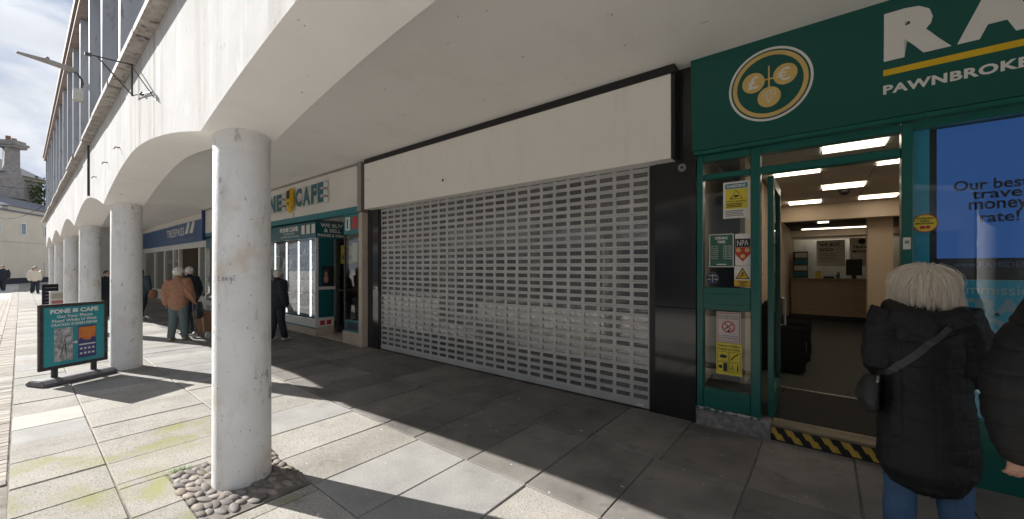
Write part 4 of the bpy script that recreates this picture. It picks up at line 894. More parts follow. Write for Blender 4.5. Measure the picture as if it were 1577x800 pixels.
# ------------------------------------------------------------------ pavement signs
A = thing('pavement_sign', 'teal phone repair pavement sign in black frame on a wheeled base', 'pavement sign', (-8.60, .50, 0), R(116))
w, z0, z1 = .385, .20, 1.12
MB().box(-w, w, -.022, .022, z0, z0 + .045).box(-w, w, -.022, .022, z1 - .045, z1).box(-w, -w + .045, -.0221, .0221, z0 + .0, z1).box(w - .045, w, -.0221, .0221, z0, z1).build('frame', m_steel, A, local=True, bevel=.004)
pp = MB().box(-w + .045, w - .045, -.012, .012, z0 + .045, z1 - .045).build('poster', M('teal_poster', (.05, .34, .38), (.04, .28, .33), 3, .3), A, local=True)
for s_, a, b, c_, d, bo in (('FONE', -.27, -.055, .98, 1.045, .05), ('CAFE', .055, .27, .98, 1.045, .05), ('Get Your Phone', -.20, .20, .915, .958, .02), ('Fixed While U Wait', -.25, .25, .855, .898, .02), ('CRACKED SCREEN REPAIR', -.26, .26, .80, .838, .02)):
    text('lettering', s_, a, b, c_, d, -.0122, m_white, A, bold=bo, local=True)
MB().box(-.03, .03, -.0135, -.0125, .985, 1.04).build('phone_emblem', m_white, A, local=True)
MB().box(-.23, -.03, -.015, -.0125, .30, .775).build('cracked_phone', M('cracked_screen', (.55, .55, .54), (.30, .31, .32), 14, .5, coord='O', lo=.45, hi=.55), A, local=True, bevel=.002)
q = MB()
for i in range(9): q.tube([(-.13 + random.uniform(-.02, .02), -.0155, .62 + random.uniform(-.1, .1)), (random.uniform(-.22, -.04), -.0155, random.uniform(.33, .76))], .0025, 4)
q.build('crack_line', m_ink, A, local=True)
MB().box(.03, .24, -.015, -.0125, .30, .775).build('repaired_phone', M('repaired_screen', (.06, .07, .22), None, 5, .4), A, local=True)
MB().prism([(.035, .57), (.06, .60), (.10, .56), (.16, .55), (.20, .60), (.235, .58), (.235, .755), (.035, .755)], 'Y', -.017, -.0152).build('screen_picture', M('red_orange_print', (.62, .12, .06), (.7, .28, .05), 8, .5, coord='O'), A, local=True)
q = MB()
for i in range(4):
    for j in range(2): q.box(.05 + i * .047, .078 + i * .047, -.0165, -.0152, .35 + j * .07, .378 + j * .07)
q.box(.04, .23, -.0165, -.0152, .485, .505); q.build('screen_icon', m_paper, A, local=True)
MB().prism([(-.03, .535), (.0, .535), (.0, .52), (.03, .545), (.0, .57), (.0, .555), (-.03, .555)], 'Y', -.0175, -.0155).build('arrow', m_white, A, local=True)
for xp in (-.22, .22): MB().box(xp - .03, xp + .03, -.02, .02, .08, .21).build('post', m_steel, A, local=True, bevel=.004)
bs = MB().prism([(-.19, .0), (.19, .0), (.19, .04), (.10, .085), (-.10, .085), (-.19, .04)], 'X', -.42, .42).build('base', M('grey_plastic_base', (.16, .15, .16), (.10, .095, .10), 7, .6), A, local=True, bevel=.012, seg=2)
A2 = thing('pavement_sign', 'dark chalk menu pavement sign beyond the teal phone repair sign', 'pavement sign', (-23.9, .74, 0), R(128))
MB().box(-.26, .26, -.03, .03, .0, .96).build('board', m_navyc, A2, local=True, bevel=.01)
for i in range(5): MB().box(-.2, .2 - .06 * (i % 3), -.032, -.0305, .80 - i * .14, .83 - i * .14)  .build('chalk_line', bpy.data.materials['grey_print'], A2, local=True)
A3 = thing('pavement_sign', 'small white and pink pavement sign standing beside the dark menu sign', 'pavement sign', (-22.3, .88, 0), R(118))
MB().box(-.24, .24, -.03, .03, .0, .74).build('board', m_white, A3, local=True, bevel=.01); MB().box(-.2, .2, -.032, -.0305, .46, .66).build('picture', m_cream, A3, local=True); MB().box(-.2, .2, -.032, -.0305, .14, .40).build('picture', M('pink_print', (.55, .25, .22), None, 4, .5), A3, local=True)

# ------------------------------------------------------------------ buildings around
def far_building():
    b = thing('cream_building', 'cream rendered building closing the end of the street', 'building', (-59.2, -1.2, 0), R(152.5))
    W0, W1, H, D = -8, 16, 6.9, 9
    MB().box(W0, W1, 0, .4, 0, H).box(W0, W0 + .3, .4, D, 0, H).box(W1 - .3, W1, .4, D, 0, H).build('wall', m_render, b, local=True)
    MB().box(W0, W1, -.03, 0, 0, .55).build('plinth', m_navyc, b, local=True)
    MB().box(W0 - .1, W1 + .1, -.12, .5, H, H + .14).build('coping', m_slate, b, local=True)
    MB().prism([(.3, H + .1), (5, H + 2.4), (9.3, H + .1)], 'X', W0, W1).build('roof', m_slate, b, local=True)
    MB().box(2.2, W1, .6, 1.0, H + .141, H + .62).build('parapet', m_render, b, local=True)
    MB().box(2.1, W1, .5, 1.1, H + .621, H + .70).build('parapet_coping', m_slate, b, local=True)
    w = None
    for x in (-6.2, -3.4, -.6, 2.6, 5.9, 9.2, 12.4):
        f = MB().box(x, x + .75, -.06, .0, 4.75, 4.83).box(x, x + .75, -.06, 0, 5.87, 5.95).box(x, x + .08, -.06, 0, 4.83, 5.87).box(x + .67, x + .75, -.06, 0, 4.83, 5.87).build('window', m_frame_w, b, local=True)
        MB().box(x + .08, x + .67, -.02, -.005, 4.83, 5.87).build('pane', m_upglass, f, local=True)
    MB().box(6.0, 7.6, -.05, -.001, .56, 2.1).build('shuttered_opening', m_beige, b, local=True)
    MB().box(W0, W1, -.05, 0, 4.05, 4.12).build('string_course', m_render, b, local=True)
    MB().tube([(8, -.04, 6.8), (8, -.04, 4.4), (8.3, -.04, 4.1)], .04, 6).build('drain_pipe', m_steel, b, local=True)
    return b
far_building()
c = thing('stone_house', 'old stone house with a tall flared chimney behind the cream building', 'building', (-77, -2.0, 0), R(140))
MB().box(-14, 6, 0, 10, 0, 13.2).build('wall', m_stone, c, local=True)
MB().prism([(-.6, 13.1), (5, 16.0), (10.6, 13.1)], 'X', -14.4, 6.3).build('roof', m_slate, c, local=True)
MB().box(-14.2, 6.2, -.35, 0, 12.7, 13.15).build('cornice', m_stonel, c, local=True)
for x in (-9, -6, -3, 0, 3):
    f = MB().box(x - .15, x + 1.15, -.1, 0, 12.0, 12.25).box(x - .15, x, -.1, 0, 10.2, 12.0).box(x + 1, x + 1.15, -.1, 0, 10.2, 12.0).build('window', m_stonel, c, local=True)
    MB().box(x, x + 1, -.05, -.01, 10.2, 12.0).build('pane', m_upglass, f, local=True)
CX, CZ = 1.7, -4.4
ch = MB().loft([(CX, -.3, 10), (CX, -.3, 12.2), (CX, -.3, 13.2), (CX, -.3, 14.0), (CX, -.3, 16.2)], [(2.3, 1.3), (1.85, 1.2), (1.15, 1.0), (.82, .9), (.72, .9)], 4, cap=False)
chm = ch.build('chimney', m_stone, c, local=True)
MB().box(CX - .76, CX + .76, -1.3, .7, 16.2, 16.5).box(CX - .86, CX + .86, -1.45, .85, 16.5, 16.8).box(CX - .68, CX + .68, -1.25, .65, 16.8, 17.1).build('chimney_cap', m_stone, chm, local=True)
MB().cyl(CX - .35, -.3, 17.1, 17.6, .22, 10).cyl(CX + .35, -.3, 17.1, 17.5, .22, 10).build('chimney_pot', m_brickw, chm, local=True)

def tree(label, loc, h, r, n=2600, group=None):
    t = thing('tree', label, 'tree', loc)
    x, y, z = loc; tr = MB().loft([(x, y, z - .1), (x + .1, y, z + h * .3), (x - .1, y + .1, z + h * .6), (x, y, z + h * .9)], [.035 * h, .026 * h, .016 * h, .005 * h], 10)
    rnd = random.Random(int(abs(x * 7)))
    tips = []
    for i in range(26):
        a = rnd.uniform(0, 6.28); zz = z + h * rnd.uniform(.3, .8); e = rnd.uniform(.5, 1.0) * r
        tip = Vector((x + e * math.cos(a), y + e * math.sin(a), min(z + h, zz + e * rnd.uniform(.2, .8)))); tips.append(tip)
        tr.tube([(x, y, zz), (x + e * .5 * math.cos(a), y + e * .5 * math.sin(a), zz + (tip.z - zz) * .35), tip], .012 * h / 3, 5)
    tr.build('trunk', m_bark, t, smooth=True)
    lf = MB()
    for i in range(n):
        p = rnd.choice(tips) + Vector((rnd.gauss(0, 1), rnd.gauss(0, 1), rnd.gauss(0, .8))) * r * .20
        s = rnd.uniform(.06, .13) * (h / 8 + .5); u = Vector((rnd.gauss(0, 1), rnd.gauss(0, 1), rnd.gauss(0, 1))).normalized(); v = u.orthogonal().normalized()
        lf.add([p - u * s, p + v * s * .55, p + u * s, p - v * s * .55], [(0, 1, 2, 3)])
    tag(lf.build('crown', m_leaf, t), kind='stuff')
    return t
tree('green tree rising behind the cream building near the arcade corner', (-79, 4.5, 0), 13.5, 3.2)
tree('leafy green tree at the far end of the covered arcade', (-36.5, 4.6, 0), 6.5, 2.2)
# the other side of the street (behind the camera, seen in reflections)
def terrace(x0, x1, h, mat, label):
    b = thing('terrace_building', label, 'building', ((x0 + x1) / 2, -11, 0))
    MB().box(x0, x1, -20, -11, -.1, h).build('wall', mat, b)
    MB().box(x0 - .02, x1 + .02, -20, -10.8, h, h + .3).build('cornice', m_stonel, b)
    MB().box(x0 + .4, x1 - .4, -11.0, -10.93, .5, 2.8).build('shop_window', m_upglass, b); MB().box(x0 + .3, x1 - .3, -11, -10.85, 2.9, 3.6).build('shop_sign', m_frame_w, b)
    k = max(2, int((x1 - x0) / 2.6))
    for f in range(int((h - 4) / 2.8)):
        for i in range(k):
            xc = x0 + (i + .5) * (x1 - x0) / k; z = 4.3 + f * 2.9
            w = MB().box(xc - .6, xc - .5, -11, -10.93, z, z + 1.8).box(xc + .5, xc + .6, -11, -10.93, z, z + 1.8).box(xc - .5, xc + .5, -11, -10.93, z, z + .1).box(xc - .5, xc + .5, -11, -10.93, z + 1.7, z + 1.8).box(xc - .04, xc + .04, -11, -10.93, z + .1, z + 1.7).build('window', m_frame_w, b)
            MB().box(xc - .5, xc + .5, -11.0, -10.97, z + .1, z + 1.7).build('pane', m_upglass, w)
for a, b_, h, m_, lab in ((-34, -24, 7.4, m_brickw, 'red brick terrace building across the street, farthest along'), (-23.9, -14, 8.6, m_render, 'cream terrace building across the street'), (-13.9, -5, 7.6, m_stone, 'brown stone terrace building across the street'), (-4.9, 4, 8.4, m_wall, 'white terrace building across the street behind the viewer'), (4.1, 14, 7.6, m_brickw, 'red brick terrace building across the street, nearest end')):
    terrace(a, b_, h, m_, lab)
for i, (a, b_, lab) in enumerate((((-31, .7, 5.6), (-60.0, -4, 10.4), 'upper overhead cable crossing to the stone house'), ((-30.9, .7, 4.7), (-58, -1.5, 6.3), 'lower overhead cable crossing to the cream building'))):
    A_, B_ = Vector(a), Vector(b_)
    pts = [A_.lerp(B_, t / 12) - Vector((0, 0, .5 * (1 - (2 * t / 12 - 1) ** 2))) for t in range(13)]
    tag(MB().tube(pts, .009, 5).build('overhead_cable', m_cable), lab, 'cable')

# ------------------------------------------------------------------ people
def V3(t): return Vector(t)
def person(label, loc, rz, h, pose=None, top=None, legs=None, shoe=None, hair=None, cat='person', group=None, vox=.014, skin=None, fine=False):
    q = dict(hip=.09, knL=(-.10, .015, .49), anL=(-.10, -.02, .09), knR=(.10, .015, .49), anR=(.10, -.02, .09), shL=(-.165, 0, 1.41), elL=(-.225, -.04, 1.13), wrL=(-.225, .04, .89),
             shR=(.165, 0, 1.41), elR=(.225, -.04, 1.13), wrR=(.225, .04, .89), lean=(0, 0, 0), head=(0, .02, 0), hips=(0, 0, 0))
    q.update(pose or {})
    k = h / 1.7
    t = thing('person', label, cat, loc, rz, group)
    ln = V3(q['lean']); hp = V3(q['hips'])
    def sp(z, y=0.0): f = max(0, min(1, (z - .9) / .55)); return Vector((0, y, z)) + ln * f + hp
    def sc(mb): mb.v = [(v[0] * k, v[1] * k, v[2] * k) for v in mb.v]; return mb
    hc = Vector((0, 0, 1.585)) + ln * 1.12 + V3(q['head']) + hp
    sides = {}
    for s, sg in (('L', -1), ('R', 1)):
        sides[s] = [V3(q['sh' + s]) + ln + hp, V3(q['el' + s]) + ln * .6 + hp, V3(q['wr' + s]) + ln * .5 + hp, Vector((sg * q['hip'], 0, .90)) + hp, V3(q['kn' + s]), V3(q['an' + s])]
    # body
    b = MB()
    b.loft([sp(.86), sp(.95), sp(1.08), sp(1.22), sp(1.34), sp(1.41), sp(1.45, .01), ], [(.15, .11), (.155, .115), (.13, .095), (.15, .105), (.165, .10), (.13, .075), (.06, .06)], 16)
    b.loft([sp(1.44, .0), (sp(1.5) + hc * 1 - Vector((0, 0, hc.z - 1.5)) - sp(1.5)) * .5 + sp(1.5) * .5, hc + Vector((0, -.01, -.06))], [.056, .052, .05], 12)
    b.ell(hc, (.074, .094, .115), 16, 12); b.loft([hc + Vector((0, .05, -.03)), hc + Vector((0, .065, -.085))], [(.048, .04), (.03, .03)], 10)
    b.ell(hc + Vector((0, .098, -.02)), (.012, .018, .022), 8, 6); b.ell(hc + Vector((-.076, .0, -.01)), (.01, .02, .03), 8, 6); b.ell(hc + Vector((.076, 0, -.01)), (.01, .02, .03), 8, 6)
    b.ell(hc + Vector((0, .088, -.062)), (.024, .010, .008), 8, 6)
    for s, sg in (('L', -1), ('R', 1)):
        sh, el, wr, hi, kn, an = sides[s]
        b.loft([sh - Vector((sg * .05, 0, .01)), sh, el, el.lerp(wr, .4), wr], [.05, .05, .038, .036, .026], 12)
        d = (wr - el).normalized(); lat = Vector((sg, 0, 0)); lat = V3(q.get('palm' + s, (0, 1, 0))); lat = (lat - d * lat.dot(d)).normalized(); nor = d.cross(lat) * sg
        if fine:
            d2 = (d + nor * .10).normalized()
            b.loft([wr, wr + d2 * .045, wr + d2 * .088], [(.026, .020), (.039, .016), (.042, .014)], 12, ref=lat)
            for i, (o, l_) in enumerate(((.032, .066), (.011, .076), (-.011, .070), (-.031, .054))):
                p0 = wr + d2 * .082 + lat * o; c_ = .35 + .12 * i
                p1 = p0 + (d2 + nor * c_ * .5).normalized() * l_ * .45; p2 = p1 + (d2 + nor * (c_ + .5)).normalized() * l_ * .32; p3 = p2 + (d2 * .6 + nor * (c_ + .8)).normalized() * l_ * .25
                b.loft([p0, p1, p2, p3], [.0092, .0088, .008, .0068], 8)
            p0 = wr + d2 * .025 + lat * .028
            p1 = p0 + (d2 * .6 + lat * .7 + nor * .25).normalized() * .04; p2 = p1 + (d2 * .85 + lat * .35 + nor * .35).normalized() * .032; p3 = p2 + (d2 + nor * .4).normalized() * .022
            b.loft([p0, p1, p2, p3], [.015, .0115, .0098, .0078], 8)
        else:
            b.loft([wr, wr + d * .05, wr + d * .09], [(.024, .018), (.036, .017), (.036, .014)], 10, ref=lat)
            for i, (o, l_) in enumerate(((.027, .06), (.009, .07), (-.009, .065), (-.027, .05))): b.loft([wr + d * .08 + lat * o, wr + d * (.085 + l_ * .5) + lat * o + nor * .006, wr + d * (.085 + l_) + lat * o + nor * .02], [.0095, .009, .008], 6)
            b.loft([wr + d * .03 + lat * .025, wr + d * .06 + lat * .05, wr + d * .09 + lat * .055], [.012, .011, .009], 6)
        b.loft([hi, hi.lerp(kn, .5), kn, kn.lerp(an, .35), an], [.085, .07, .052, .05, .036], 12)
        b.loft([an - Vector((0, .04, .03)), an + Vector((0, .06, -.05)), an + Vector((sg * .01, .14, -.06))], [(.033, .04), (.038, .03), (.03, .02)], 10)
    remesh(sc(b), 'body', skin or m_skin, t, vox if not fine else .0055, 4 if not fine else 3)
    for sg in (-1, 1):
        e = hc + Vector((sg * .032, .084, .008)); MB().ell(e * k, (.007, .006, .006), 8, 6).build('eye', m_ink, t, smooth=True, local=True)
    # trousers and shoes
    if legs:
        mat, bulk = legs
        g = MB(); g.loft([sp(.80), sp(.90), sp(1.02)], [(.15, .115), (.165, .13), (.15, .115)], 16)
        for s, sg in (('L', -1), ('R', 1)):
            sh, el, wr, hi, kn, an = sides[s]
            e = an.lerp(kn, .02)
            g.loft([hi, hi.lerp(kn, .4), kn, kn.lerp(an, .5), e], [.10 + bulk * .4, .088 + bulk * .6, .066 + bulk, .060 + bulk, .054 + bulk], 14)
        remesh(sc(g), 'trousers', mat, t, vox * .9, 4, (lambda c_: .006 * noise.noise(c_ * 9) + .004 * noise.noise(Vector((c_.x * 14, c_.y * 14, c_.z * 30)))))
    if shoe:
        for s, sg in (('L', -1), ('R', 1)):
            an = sides[s][5]
            g = MB().loft([an + Vector((0, -.05, -.045)), an + Vector((0, .02, -.04)), an + Vector((sg * .005, .11, -.052)), an + Vector((sg * .01, .17, -.06))], [(.04, .045), (.045, .05), (.048, .038), (.036, .028)], 12).loft([an + Vector((0, -.01, -.02)), an + Vector((0, -.005, .07))], [.05, .052], 12)
            sc(g).build('shoe', shoe, t, smooth=True, local=True)
    # coat or jacket
    if top:
        mat, hem, bulk = top['mat'], top['hem'], top.get('bulk', .03)
        g = MB(); zs = [hem, (hem + 1.0) / 2 if hem < .9 else hem + .05, 1.05, 1.22, 1.34, 1.42, 1.47]
        fl = top.get('flare', .0)
        g.loft([sp(z) for z in zs], [(.165 + bulk + fl, .125 + bulk + fl), (.165 + bulk + fl * .6, .125 + bulk + fl * .6), (.15 + bulk, .11 + bulk), (.16 + bulk, .115 + bulk), (.165 + bulk * .8, .11 + bulk * .6), (.13 + bulk * .5, .085 + bulk * .5), (.068 + bulk * .3, .07 + bulk * .3)], 20)
        cuff = top.get('cuff', 1.0)
        for s, sg in (('L', -1), ('R', 1)):
            sh, el, wr, hi, kn, an = sides[s]; w2 = el.lerp(wr, cuff)
            g.loft([sh - Vector((sg * .07, 0, .02)), sh, sh.lerp(el, .5), el, el.lerp(w2, .5), w2], [.055 + bulk * .8, .062 + bulk * .9, .058 + bulk * 1.1, .052 + bulk, .048 + bulk, .040 + bulk * .7], 14)
        if top.get('hood'):
            o = top['hood']
            g.loft([sp(1.435) + Vector((-.13, .03, 0)), sp(1.405) + Vector((-.125, -.08, -.01)), sp(1.355) + Vector((0, -.125, -.02)), sp(1.40) + Vector((.125, -.08, -.01)), sp(1.435) + Vector((.13, .03, 0))], [(.055, .05), (.07, .065), (.10, .062), (.07, .065), (.055, .05)], 14, ref=(0, 0, 1))
        t['_'] = 0; del t['_']
        remesh(sc(g), 'coat' if hem < .85 else 'jacket', mat, t, top.get('vox', vox), 5, top.get('disp', lambda c_: .008 * noise.noise(c_ * 8) - .006 * (abs((c_.z * 11) % 1 - .5) > .42)))
    if hair:
        mat, style = hair
        c0 = hc * k
        if style == 'short': g = MB().ell(hc + Vector((0, -.018, .022)), (.083, .098, .108), 16, 12)
        elif style == 'curly':
            g = MB().ell(hc + Vector((0, -.02, .035)), (.095, .10, .105), 16, 12); rr = random.Random(5)
            for i in range(60):
                v = Vector((rr.gauss(0, 1), rr.gauss(-.5, 1), rr.gauss(.3, 1))).normalized()
                g.ell(hc + Vector((v.x * .092, -.02 + v.y * .1, .03 + v.z * .10)), (.022, .022, .022), 6, 5)
        elif style == 'long': g = MB().ell(hc + Vector((0, -.02, .02)), (.088, .10, .115), 16, 12).loft([hc + Vector((0, -.05, 0)), hc + Vector((0, -.07, -.12)), hc + Vector((0, -.08, -.24))], [(.09, .06), (.10, .05), (.08, .03)], 14)
        if style != 'bob': remesh(sc(g), 'hair', mat, t, vox * .8, 3, lambda c_: .006 * noise.noise(c_ * 40))
    t['_k'] = 0; del t['_k']
    return t, hc * k, k

# --- blonde woman in the foreground
def coat_folds(c_):
    z = c_.z
    d = .010 * noise.noise(Vector((c_.x * 5, c_.y * 5, z * 7))) + .006 * noise.noise(Vector((c_.x * 9 + 3, c_.y * 9, z * 26))) + .0025 * noise.noise(c_ * 55)
    for s_ in (.70, .84, .98, 1.11, 1.24): d -= .0035 * math.exp(-((z - s_ - .008 * noise.noise(c_ * 6)) / .006) ** 2) if abs(c_.x) < .22 else 0
    d -= .005 * math.exp(-(c_.x / .006) ** 2) if c_.y < 0 and z < 1.3 else 0
    for s_ in (-.13, .13): d -= .004 * math.exp(-((c_.x - s_) / .006) ** 2) if c_.y < 0 and z < 1.25 else 0
    return d
WL = (.451, 3.16, 0)
wo, whc, wk = person('blonde woman in a long black hooded coat and blue jeans facing the pawn shop window', WL, R(8), 1.67,
    pose=dict(shL=(-.155, 0, 1.40), shR=(.155, 0, 1.40), elL=(-.195, -.02, 1.13), wrL=(-.13, .22, 1.06), elR=(.195, -.04, 1.12), wrR=(.15, .16, 1.0), head=(.012, .05, -.035), lean=(0, .03, 0), knL=(-.10, .02, .49), anL=(-.115, -.01, .09), knR=(.11, .0, .49), anR=(.13, -.03, .09)),
    top=dict(mat=m_coat, hem=.54, bulk=.036, flare=.012, hood=1, vox=.0065, disp=coat_folds, cuff=.98), legs=(m_jean, .012), shoe=m_shoeb, hair=(m_hairw, 'bob'), fine=True)
coat = [o for o in wo.children if o.name.startswith('coat')][0]
rr = random.Random(11)
def hair_pt(a, th, out=1.0):                 # point on the hair dome
    rx, ry, rz_ = .118 * out, .125 * out, .128 * out
    return Vector((rx * math.sin(th) * math.cos(a), ry * math.sin(th) * math.sin(a), rz_ * math.cos(th)))
hb = whc + Vector((0, -.012, .012))
tiltm = Matrix.Rotation(R(10), 3, 'Y') @ Matrix.Rotation(R(-10), 3, 'X')
whorl = Vector((.03, -.50, .86)).normalized()
def dome(d, o=1.0): return Vector((d.x * .124 * o, d.y * .128 * o, d.z * .128 * o))
def sweep(a, f, low=-.08):                   # from the whorl at the back of the crown out to the rim
    d = Vector((math.cos(a), math.sin(a), low)).normalized(); ang = whorl.angle(d)
    return (whorl * math.sin((1 - f) * ang) + d * math.sin(f * ang)) / math.sin(ang)
hs = MB(); nA, nT = 30, 8
for i in range(nT):
    for j in range(nA):
        a = 2 * math.pi * j / nA; p = dome(sweep(a, .03 + .97 * i / (nT - 1), -.30), .93)
        if math.sin(a) > .45 and i > 4: p = p * .8
        hs.v.append(tuple(p + hb))
for i in range(nT - 1):
    for j in range(nA): hs.f.append((i * nA + j, i * nA + (j + 1) % nA, (i + 1) * nA + (j + 1) % nA, (i + 1) * nA + j)); hs.mi.append(0)
hs.f.append(tuple(range(nA))); hs.mi.append(0)
for g_ in range(430):
    a = rr.uniform(R(150), R(394)) if rr.random() < .86 else rr.uniform(R(34), R(150))
    front = math.sin(a) > .5; side = math.cos(a); o = rr.uniform(.95, 1.07)
    drop = .095 + .09 * max(0, side) ** 1.5 + .015 * max(0, -side) + rr.gauss(0, .022)
    if front: drop = rr.uniform(.0, .02)
    sw = rr.gauss(0, .16) - .18; fl = rr.uniform(.02, .30) + .14 * max(0, side); cl = rr.uniform(.004, .011); c2 = rr.random()
    guide = [dome(sweep(a + sw * (1 - s_ / 5) ** 1.5, .03 + .97 * s_ / 5), o * (1 + .035 * math.sin(math.pi * s_ / 5))) for s_ in range(6)]
    e = guide[-1]; out_ = Vector((e.x, e.y, 0))
    guide.append(e + out_ * fl * .6 + Vector((0, 0, -drop * .5))); guide.append(e + out_ * (fl * .75 + rr.uniform(-.28, .05)) + Vector((0, 0, -drop)))
    for q_ in range(13):
        st = rr.randint(0, 2); off = Vector((rr.gauss(0, cl), rr.gauss(0, cl), rr.gauss(0, cl * .5))); ex = rr.uniform(.55, 1.12)
        P = []
        for s_ in range(st, 8):
            k_ = s_ / 7; p = guide[s_] + off * (.5 + .9 * math.sin(math.pi * min(1, k_ * 1.1)))
            if s_ == 7: p = guide[6].lerp(guide[7], ex) + off * .6
            P.append(p + hb)
        if rr.random() < .035: P[-1] += Vector((rr.uniform(-.05, .05), rr.uniform(-.05, .0), rr.uniform(-.03, .01)))
        hs.m(1 if rr.random() < (.6 if c2 > .72 else .15) else 0)
        w = rr.uniform(.0008, .0019); m_ = len(P); vs = []
        for s_, p in enumerate(P):
            tng = (P[min(s_ + 1, m_ - 1)] - P[max(s_ - 1, 0)]).normalized(); nr = (p - hb).normalized(); l_ = tng.cross(nr)
            if l_.length < 1e-4: l_ = Vector((1, 0, 0))
            l_.normalize(); ww = w * (1 - .85 * (s_ / (m_ - 1)) ** 2); vs += [p - l_ * ww, p + nr * ww * .7, p + l_ * ww]
        f_ = [(s_ * 3 + j, s_ * 3 + (j + 1) % 3, s_ * 3 + 3 + (j + 1) % 3, s_ * 3 + 3 + j) for s_ in range(m_ - 1) for j in range(3)]
        hs.add(vs, f_)
hs.build('hair', [m_hairw, M('honey_blonde_hair', (.84, .73, .58), (.76, .63, .47), 30, .45, coord='O')], wo, smooth=True, local=True)
# shoulder bag: strap runs over the back of the coat
bv = BVHTree.FromPolygons([tuple(v.co) for v in coat.data.vertices], [tuple(p.vertices) for p in coat.data.polygons])
hb_ = thing('handbag', 'dark grey shoulder bag on a strap across the black coat', 'handbag', WL, R(8))
strap = MB(); A0, B0 = Vector((.05, 0, 1.33)), Vector((-.195, 0, 1.02)); row = []
for i in range(25):
    f = i / 24; c_ = A0.lerp(B0, f); dirn = (B0 - A0).normalized(); pr = Vector((dirn.z, 0, -dirn.x))
    for off in (-.016, .016):
        p = c_ + pr * off; hit = bv.ray_cast(Vector((p.x, -1.5, p.z)), Vector((0, 1, 0)))[0]
        y = hit.y if hit else (row[-2].y if len(row) > 1 else -.15)
        row.append(Vector((p.x, y - .007, p.z)))
for i in range(2, len(row) - 2): pass
vs = []
for p in row: vs += [p, p + Vector((0, .005, 0))]
fs = []
for i in range(24):
    a = i * 4
    fs += [(a, a + 2, a + 6, a + 4), (a + 1, a + 5, a + 7, a + 3), (a, a + 4, a + 5, a + 1), (a + 2, a + 3, a + 7, a + 6)]
strap.add(vs, fs).build('strap', M('grey_strap', (.05, .052, .054), None, 20, .6, coord='O'), hb_, local=True)
bg_ = MB().loft([(-.232, -.02, 1.0), (-.245, -.02, .95), (-.25, -.02, .88), (-.24, -.02, .84)], [(.035, .075), (.045, .10), (.05, .115), (.042, .10)], 16, ref=(1, 0, 0))
remesh(bg_, 'bag_body', m_bag, hb_, .008, 4, lambda c_: .006 * noise.noise(c_ * 14))
MB().tube([(-.215, -.07, 1.02), (-.22, -.09, 1.0), (-.225, -.085, .985)], .006, 6).build('buckle', m_alu, hb_, local=True)

# --- person at the right edge
person('person in a black padded jacket with one hand hanging at the right edge', (.945, 2.60, 0), R(4), 1.76,
    pose=dict(elL=(-.315, -.03, 1.13), wrL=(-.30, -.02, .875), palmL=(1, .25, 0), shL=(-.195, 0, 1.42), shR=(.195, 0, 1.42), elR=(.30, -.03, 1.13), wrR=(.27, .02, .90)),
    top=dict(mat=m_coat, hem=.82, bulk=.05, vox=.0075, cuff=1.0, disp=lambda c_: .007 * noise.noise(c_ * 8) + .003 * noise.noise(c_ * 26) - .0065 * math.exp(-(((c_.z * 9.5 + .12 * noise.noise(c_ * 5)) % 1 - .5) / .07) ** 2)), legs=(m_navyc, .015), shoe=m_shoeb, hair=(m_haird, 'short'), fine=True)

# --- people farther along the arcade
person('woman with white curly hair in an orange quilted jacket seen from behind', (-11.28, 2.20, 0), R(55), 1.62, pose=dict(elR=(.26, -.05, 1.12), wrR=(.27, .06, .95), elL=(-.25, -.02, 1.12), wrL=(-.26, .05, .88), anL=(-.13, -.03, .09), anR=(.13, .0, .09)),
       top=dict(mat=m_orange, hem=.84, bulk=.034, vox=.012), legs=(m_olive, .02), shoe=m_shoe, hair=(m_hairg, 'curly'))
person('person with grey hair in dark clothes behind the orange jacket', (-12.15, 2.58, 0), R(120), 1.64, top=dict(mat=m_navyc, hem=.88, bulk=.04), legs=(m_bluec, .015), shoe=m_shoeb, hair=(m_hairg, 'short'))
person('person in dark blue jacket with a brown bag walking by the clothing shop', (-17.4, 2.45, 0), R(60), 1.56, pose=dict(anL=(-.09, .2, .10), knL=(-.09, .14, .5), anR=(.09, -.22, .12)), top=dict(mat=m_bluec, hem=.80, bulk=.045), legs=(m_navyc, .0), shoe=m_shoeb, hair=(m_haird, 'long'))
person('old man in black coat and trousers looking into the phone shop window', (-9.50, 3.56, 0), R(22), 1.58, pose=dict(elL=(-.24, -.06, 1.12), wrL=(-.22, .08, .94), anL=(-.11, -.08, .09), anR=(.12, .10, .09)), top=dict(mat=m_navyc, hem=.86, bulk=.045), legs=(m_navyc, .02), shoe=m_shoew, hair=(m_hairg, 'short'))
person('person in dark clothes holding a white paper bag between the far columns', (-18.3, 1.75, 0), R(-60), 1.52, top=dict(mat=m_navyc, hem=.75, bulk=.04), legs=(m_navyc, .02), shoe=m_shoeb, hair=(m_haird, 'short'))
person('woman in cream top and dark trousers walking far down the street', (-37.6, .55, 0), R(-75), 1.62, pose=dict(anL=(-.08, .18, .10), anR=(.08, -.2, .12), knL=(-.08, .12, .5)), top=dict(mat=m_cream, hem=.9, bulk=.05), legs=(m_navyc, .01), shoe=m_shoeb, hair=(m_haird, 'long'), vox=.02)
person('person in brown jacket walking just behind the cream top woman', (-39.4, .62, 0), R(-80), 1.66, top=dict(mat=m_shoe, hem=.9, bulk=.04), legs=(m_navyc, .01), shoe=m_shoeb, hair=(m_haird, 'short'), vox=.02)
person('man in dark navy coat walking at the far left of the street', (-43.5, -.72, 0), R(-100), 1.72, pose=dict(anL=(-.08, .2, .10), anR=(.08, -.22, .12), knL=(-.08, .13, .5)), top=dict(mat=m_navyc, hem=.75, bulk=.05), legs=(m_navyc, .01), shoe=m_shoeb, hair=(m_haird, 'short'), vox=.02)
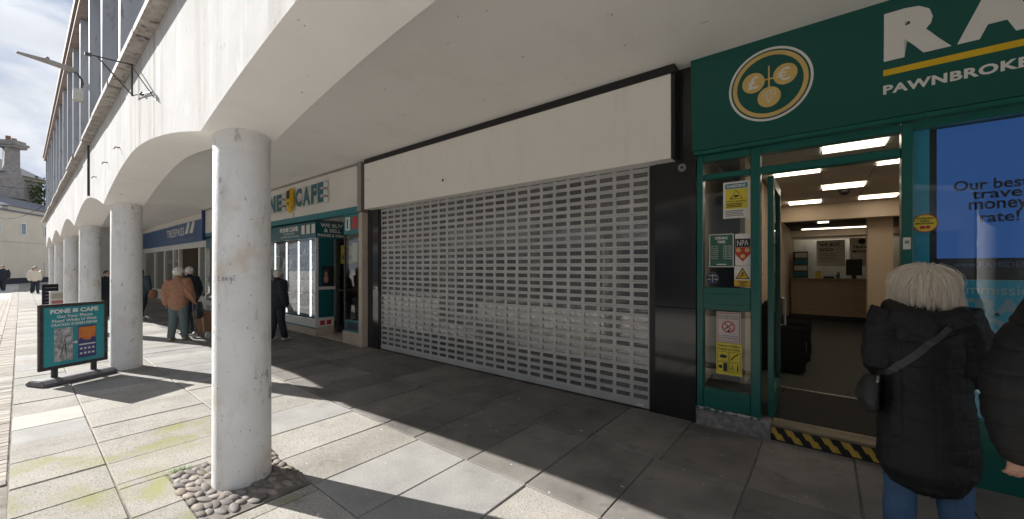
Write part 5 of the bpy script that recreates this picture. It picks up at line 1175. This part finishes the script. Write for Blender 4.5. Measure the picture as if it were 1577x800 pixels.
pb = thing('paper_bag', 'white paper carrier bag held between the far columns', 'bag', (-18.1, 1.62, .8)); MB().prism([(-18.22, .75), (-17.98, .75), (-18.0, 1.12), (-18.2, 1.12)], 'Y', 1.52, 1.60).build('body', m_paper, pb); MB().tube([(-18.15, 1.56, 1.12), (-18.13, 1.57, 1.2), (-18.07, 1.57, 1.2), (-18.05, 1.56, 1.12)], .006, 5).build('handle', m_paper, pb)
bb = thing('brown_bag', 'small brown bag carried by the person in dark blue jacket', 'bag', (-17.2, 2.7, .7)); MB().loft([(-17.2, 2.72, .66), (-17.2, 2.72, .80), (-17.2, 2.72, .88)], [(.06, .11), (.06, .12), (.03, .09)], 10).build('body', m_wick, bb, smooth=True)
tr = thing('shopping_trolley', 'wicker shopping trolley basket beside the orange jacket', 'shopping trolley', (-11.32, 2.72, 0), R(40))
wb = MB()
for i in range(9):
    z0 = .12 + i * .048; s0 = .13 + .012 * i
    wb.loft([(0, 0, z0), (0, 0, z0 + .040)], [(s0 * 1.2, s0)] * 2, 20, cap=False)
wb.build('basket', m_wick, tr, local=True); MB().loft([(0, 0, .55), (0, 0, .585)], [(.285, .24), (.285, .24)], 20, cap=False).build('rim', m_wick, tr, local=True)
for sx in (-.15, .15): MB().add([], []).loft([(sx - .012, -.16, .075), (sx + .012, -.16, .075)], [.075, .075], 18, cap=False).build('wheel', m_white, tr, local=True)
MB().tube([(-.1, -.2, .12), (-.1, -.26, .6), (-.1, -.30, .95), (.1, -.30, .95), (.1, -.26, .6), (.1, -.2, .12)], .011, 6).build('handle', m_alu, tr, local=True)
sb = thing('shoulder_bag', 'dark slouchy shoulder bag hanging at the orange jacket', 'bag', (-11.05, 2.42, .7), R(55)); remesh(MB().loft([(.12, -.02, .12), (.12, -.03, -.02), (.12, -.03, -.16)], [(.05, .09), (.07, .15), (.06, .13)], 12), 'body', m_bag, sb, .012, 3)
MB().tube([(.10, -.10, .12), (.02, -.17, .35), (-.16, -.20, .62), (-.26, -.10, .74)], .014, 6).build('strap', m_wick, sb, local=True)

bpy.data.scenes.remove(TMP)
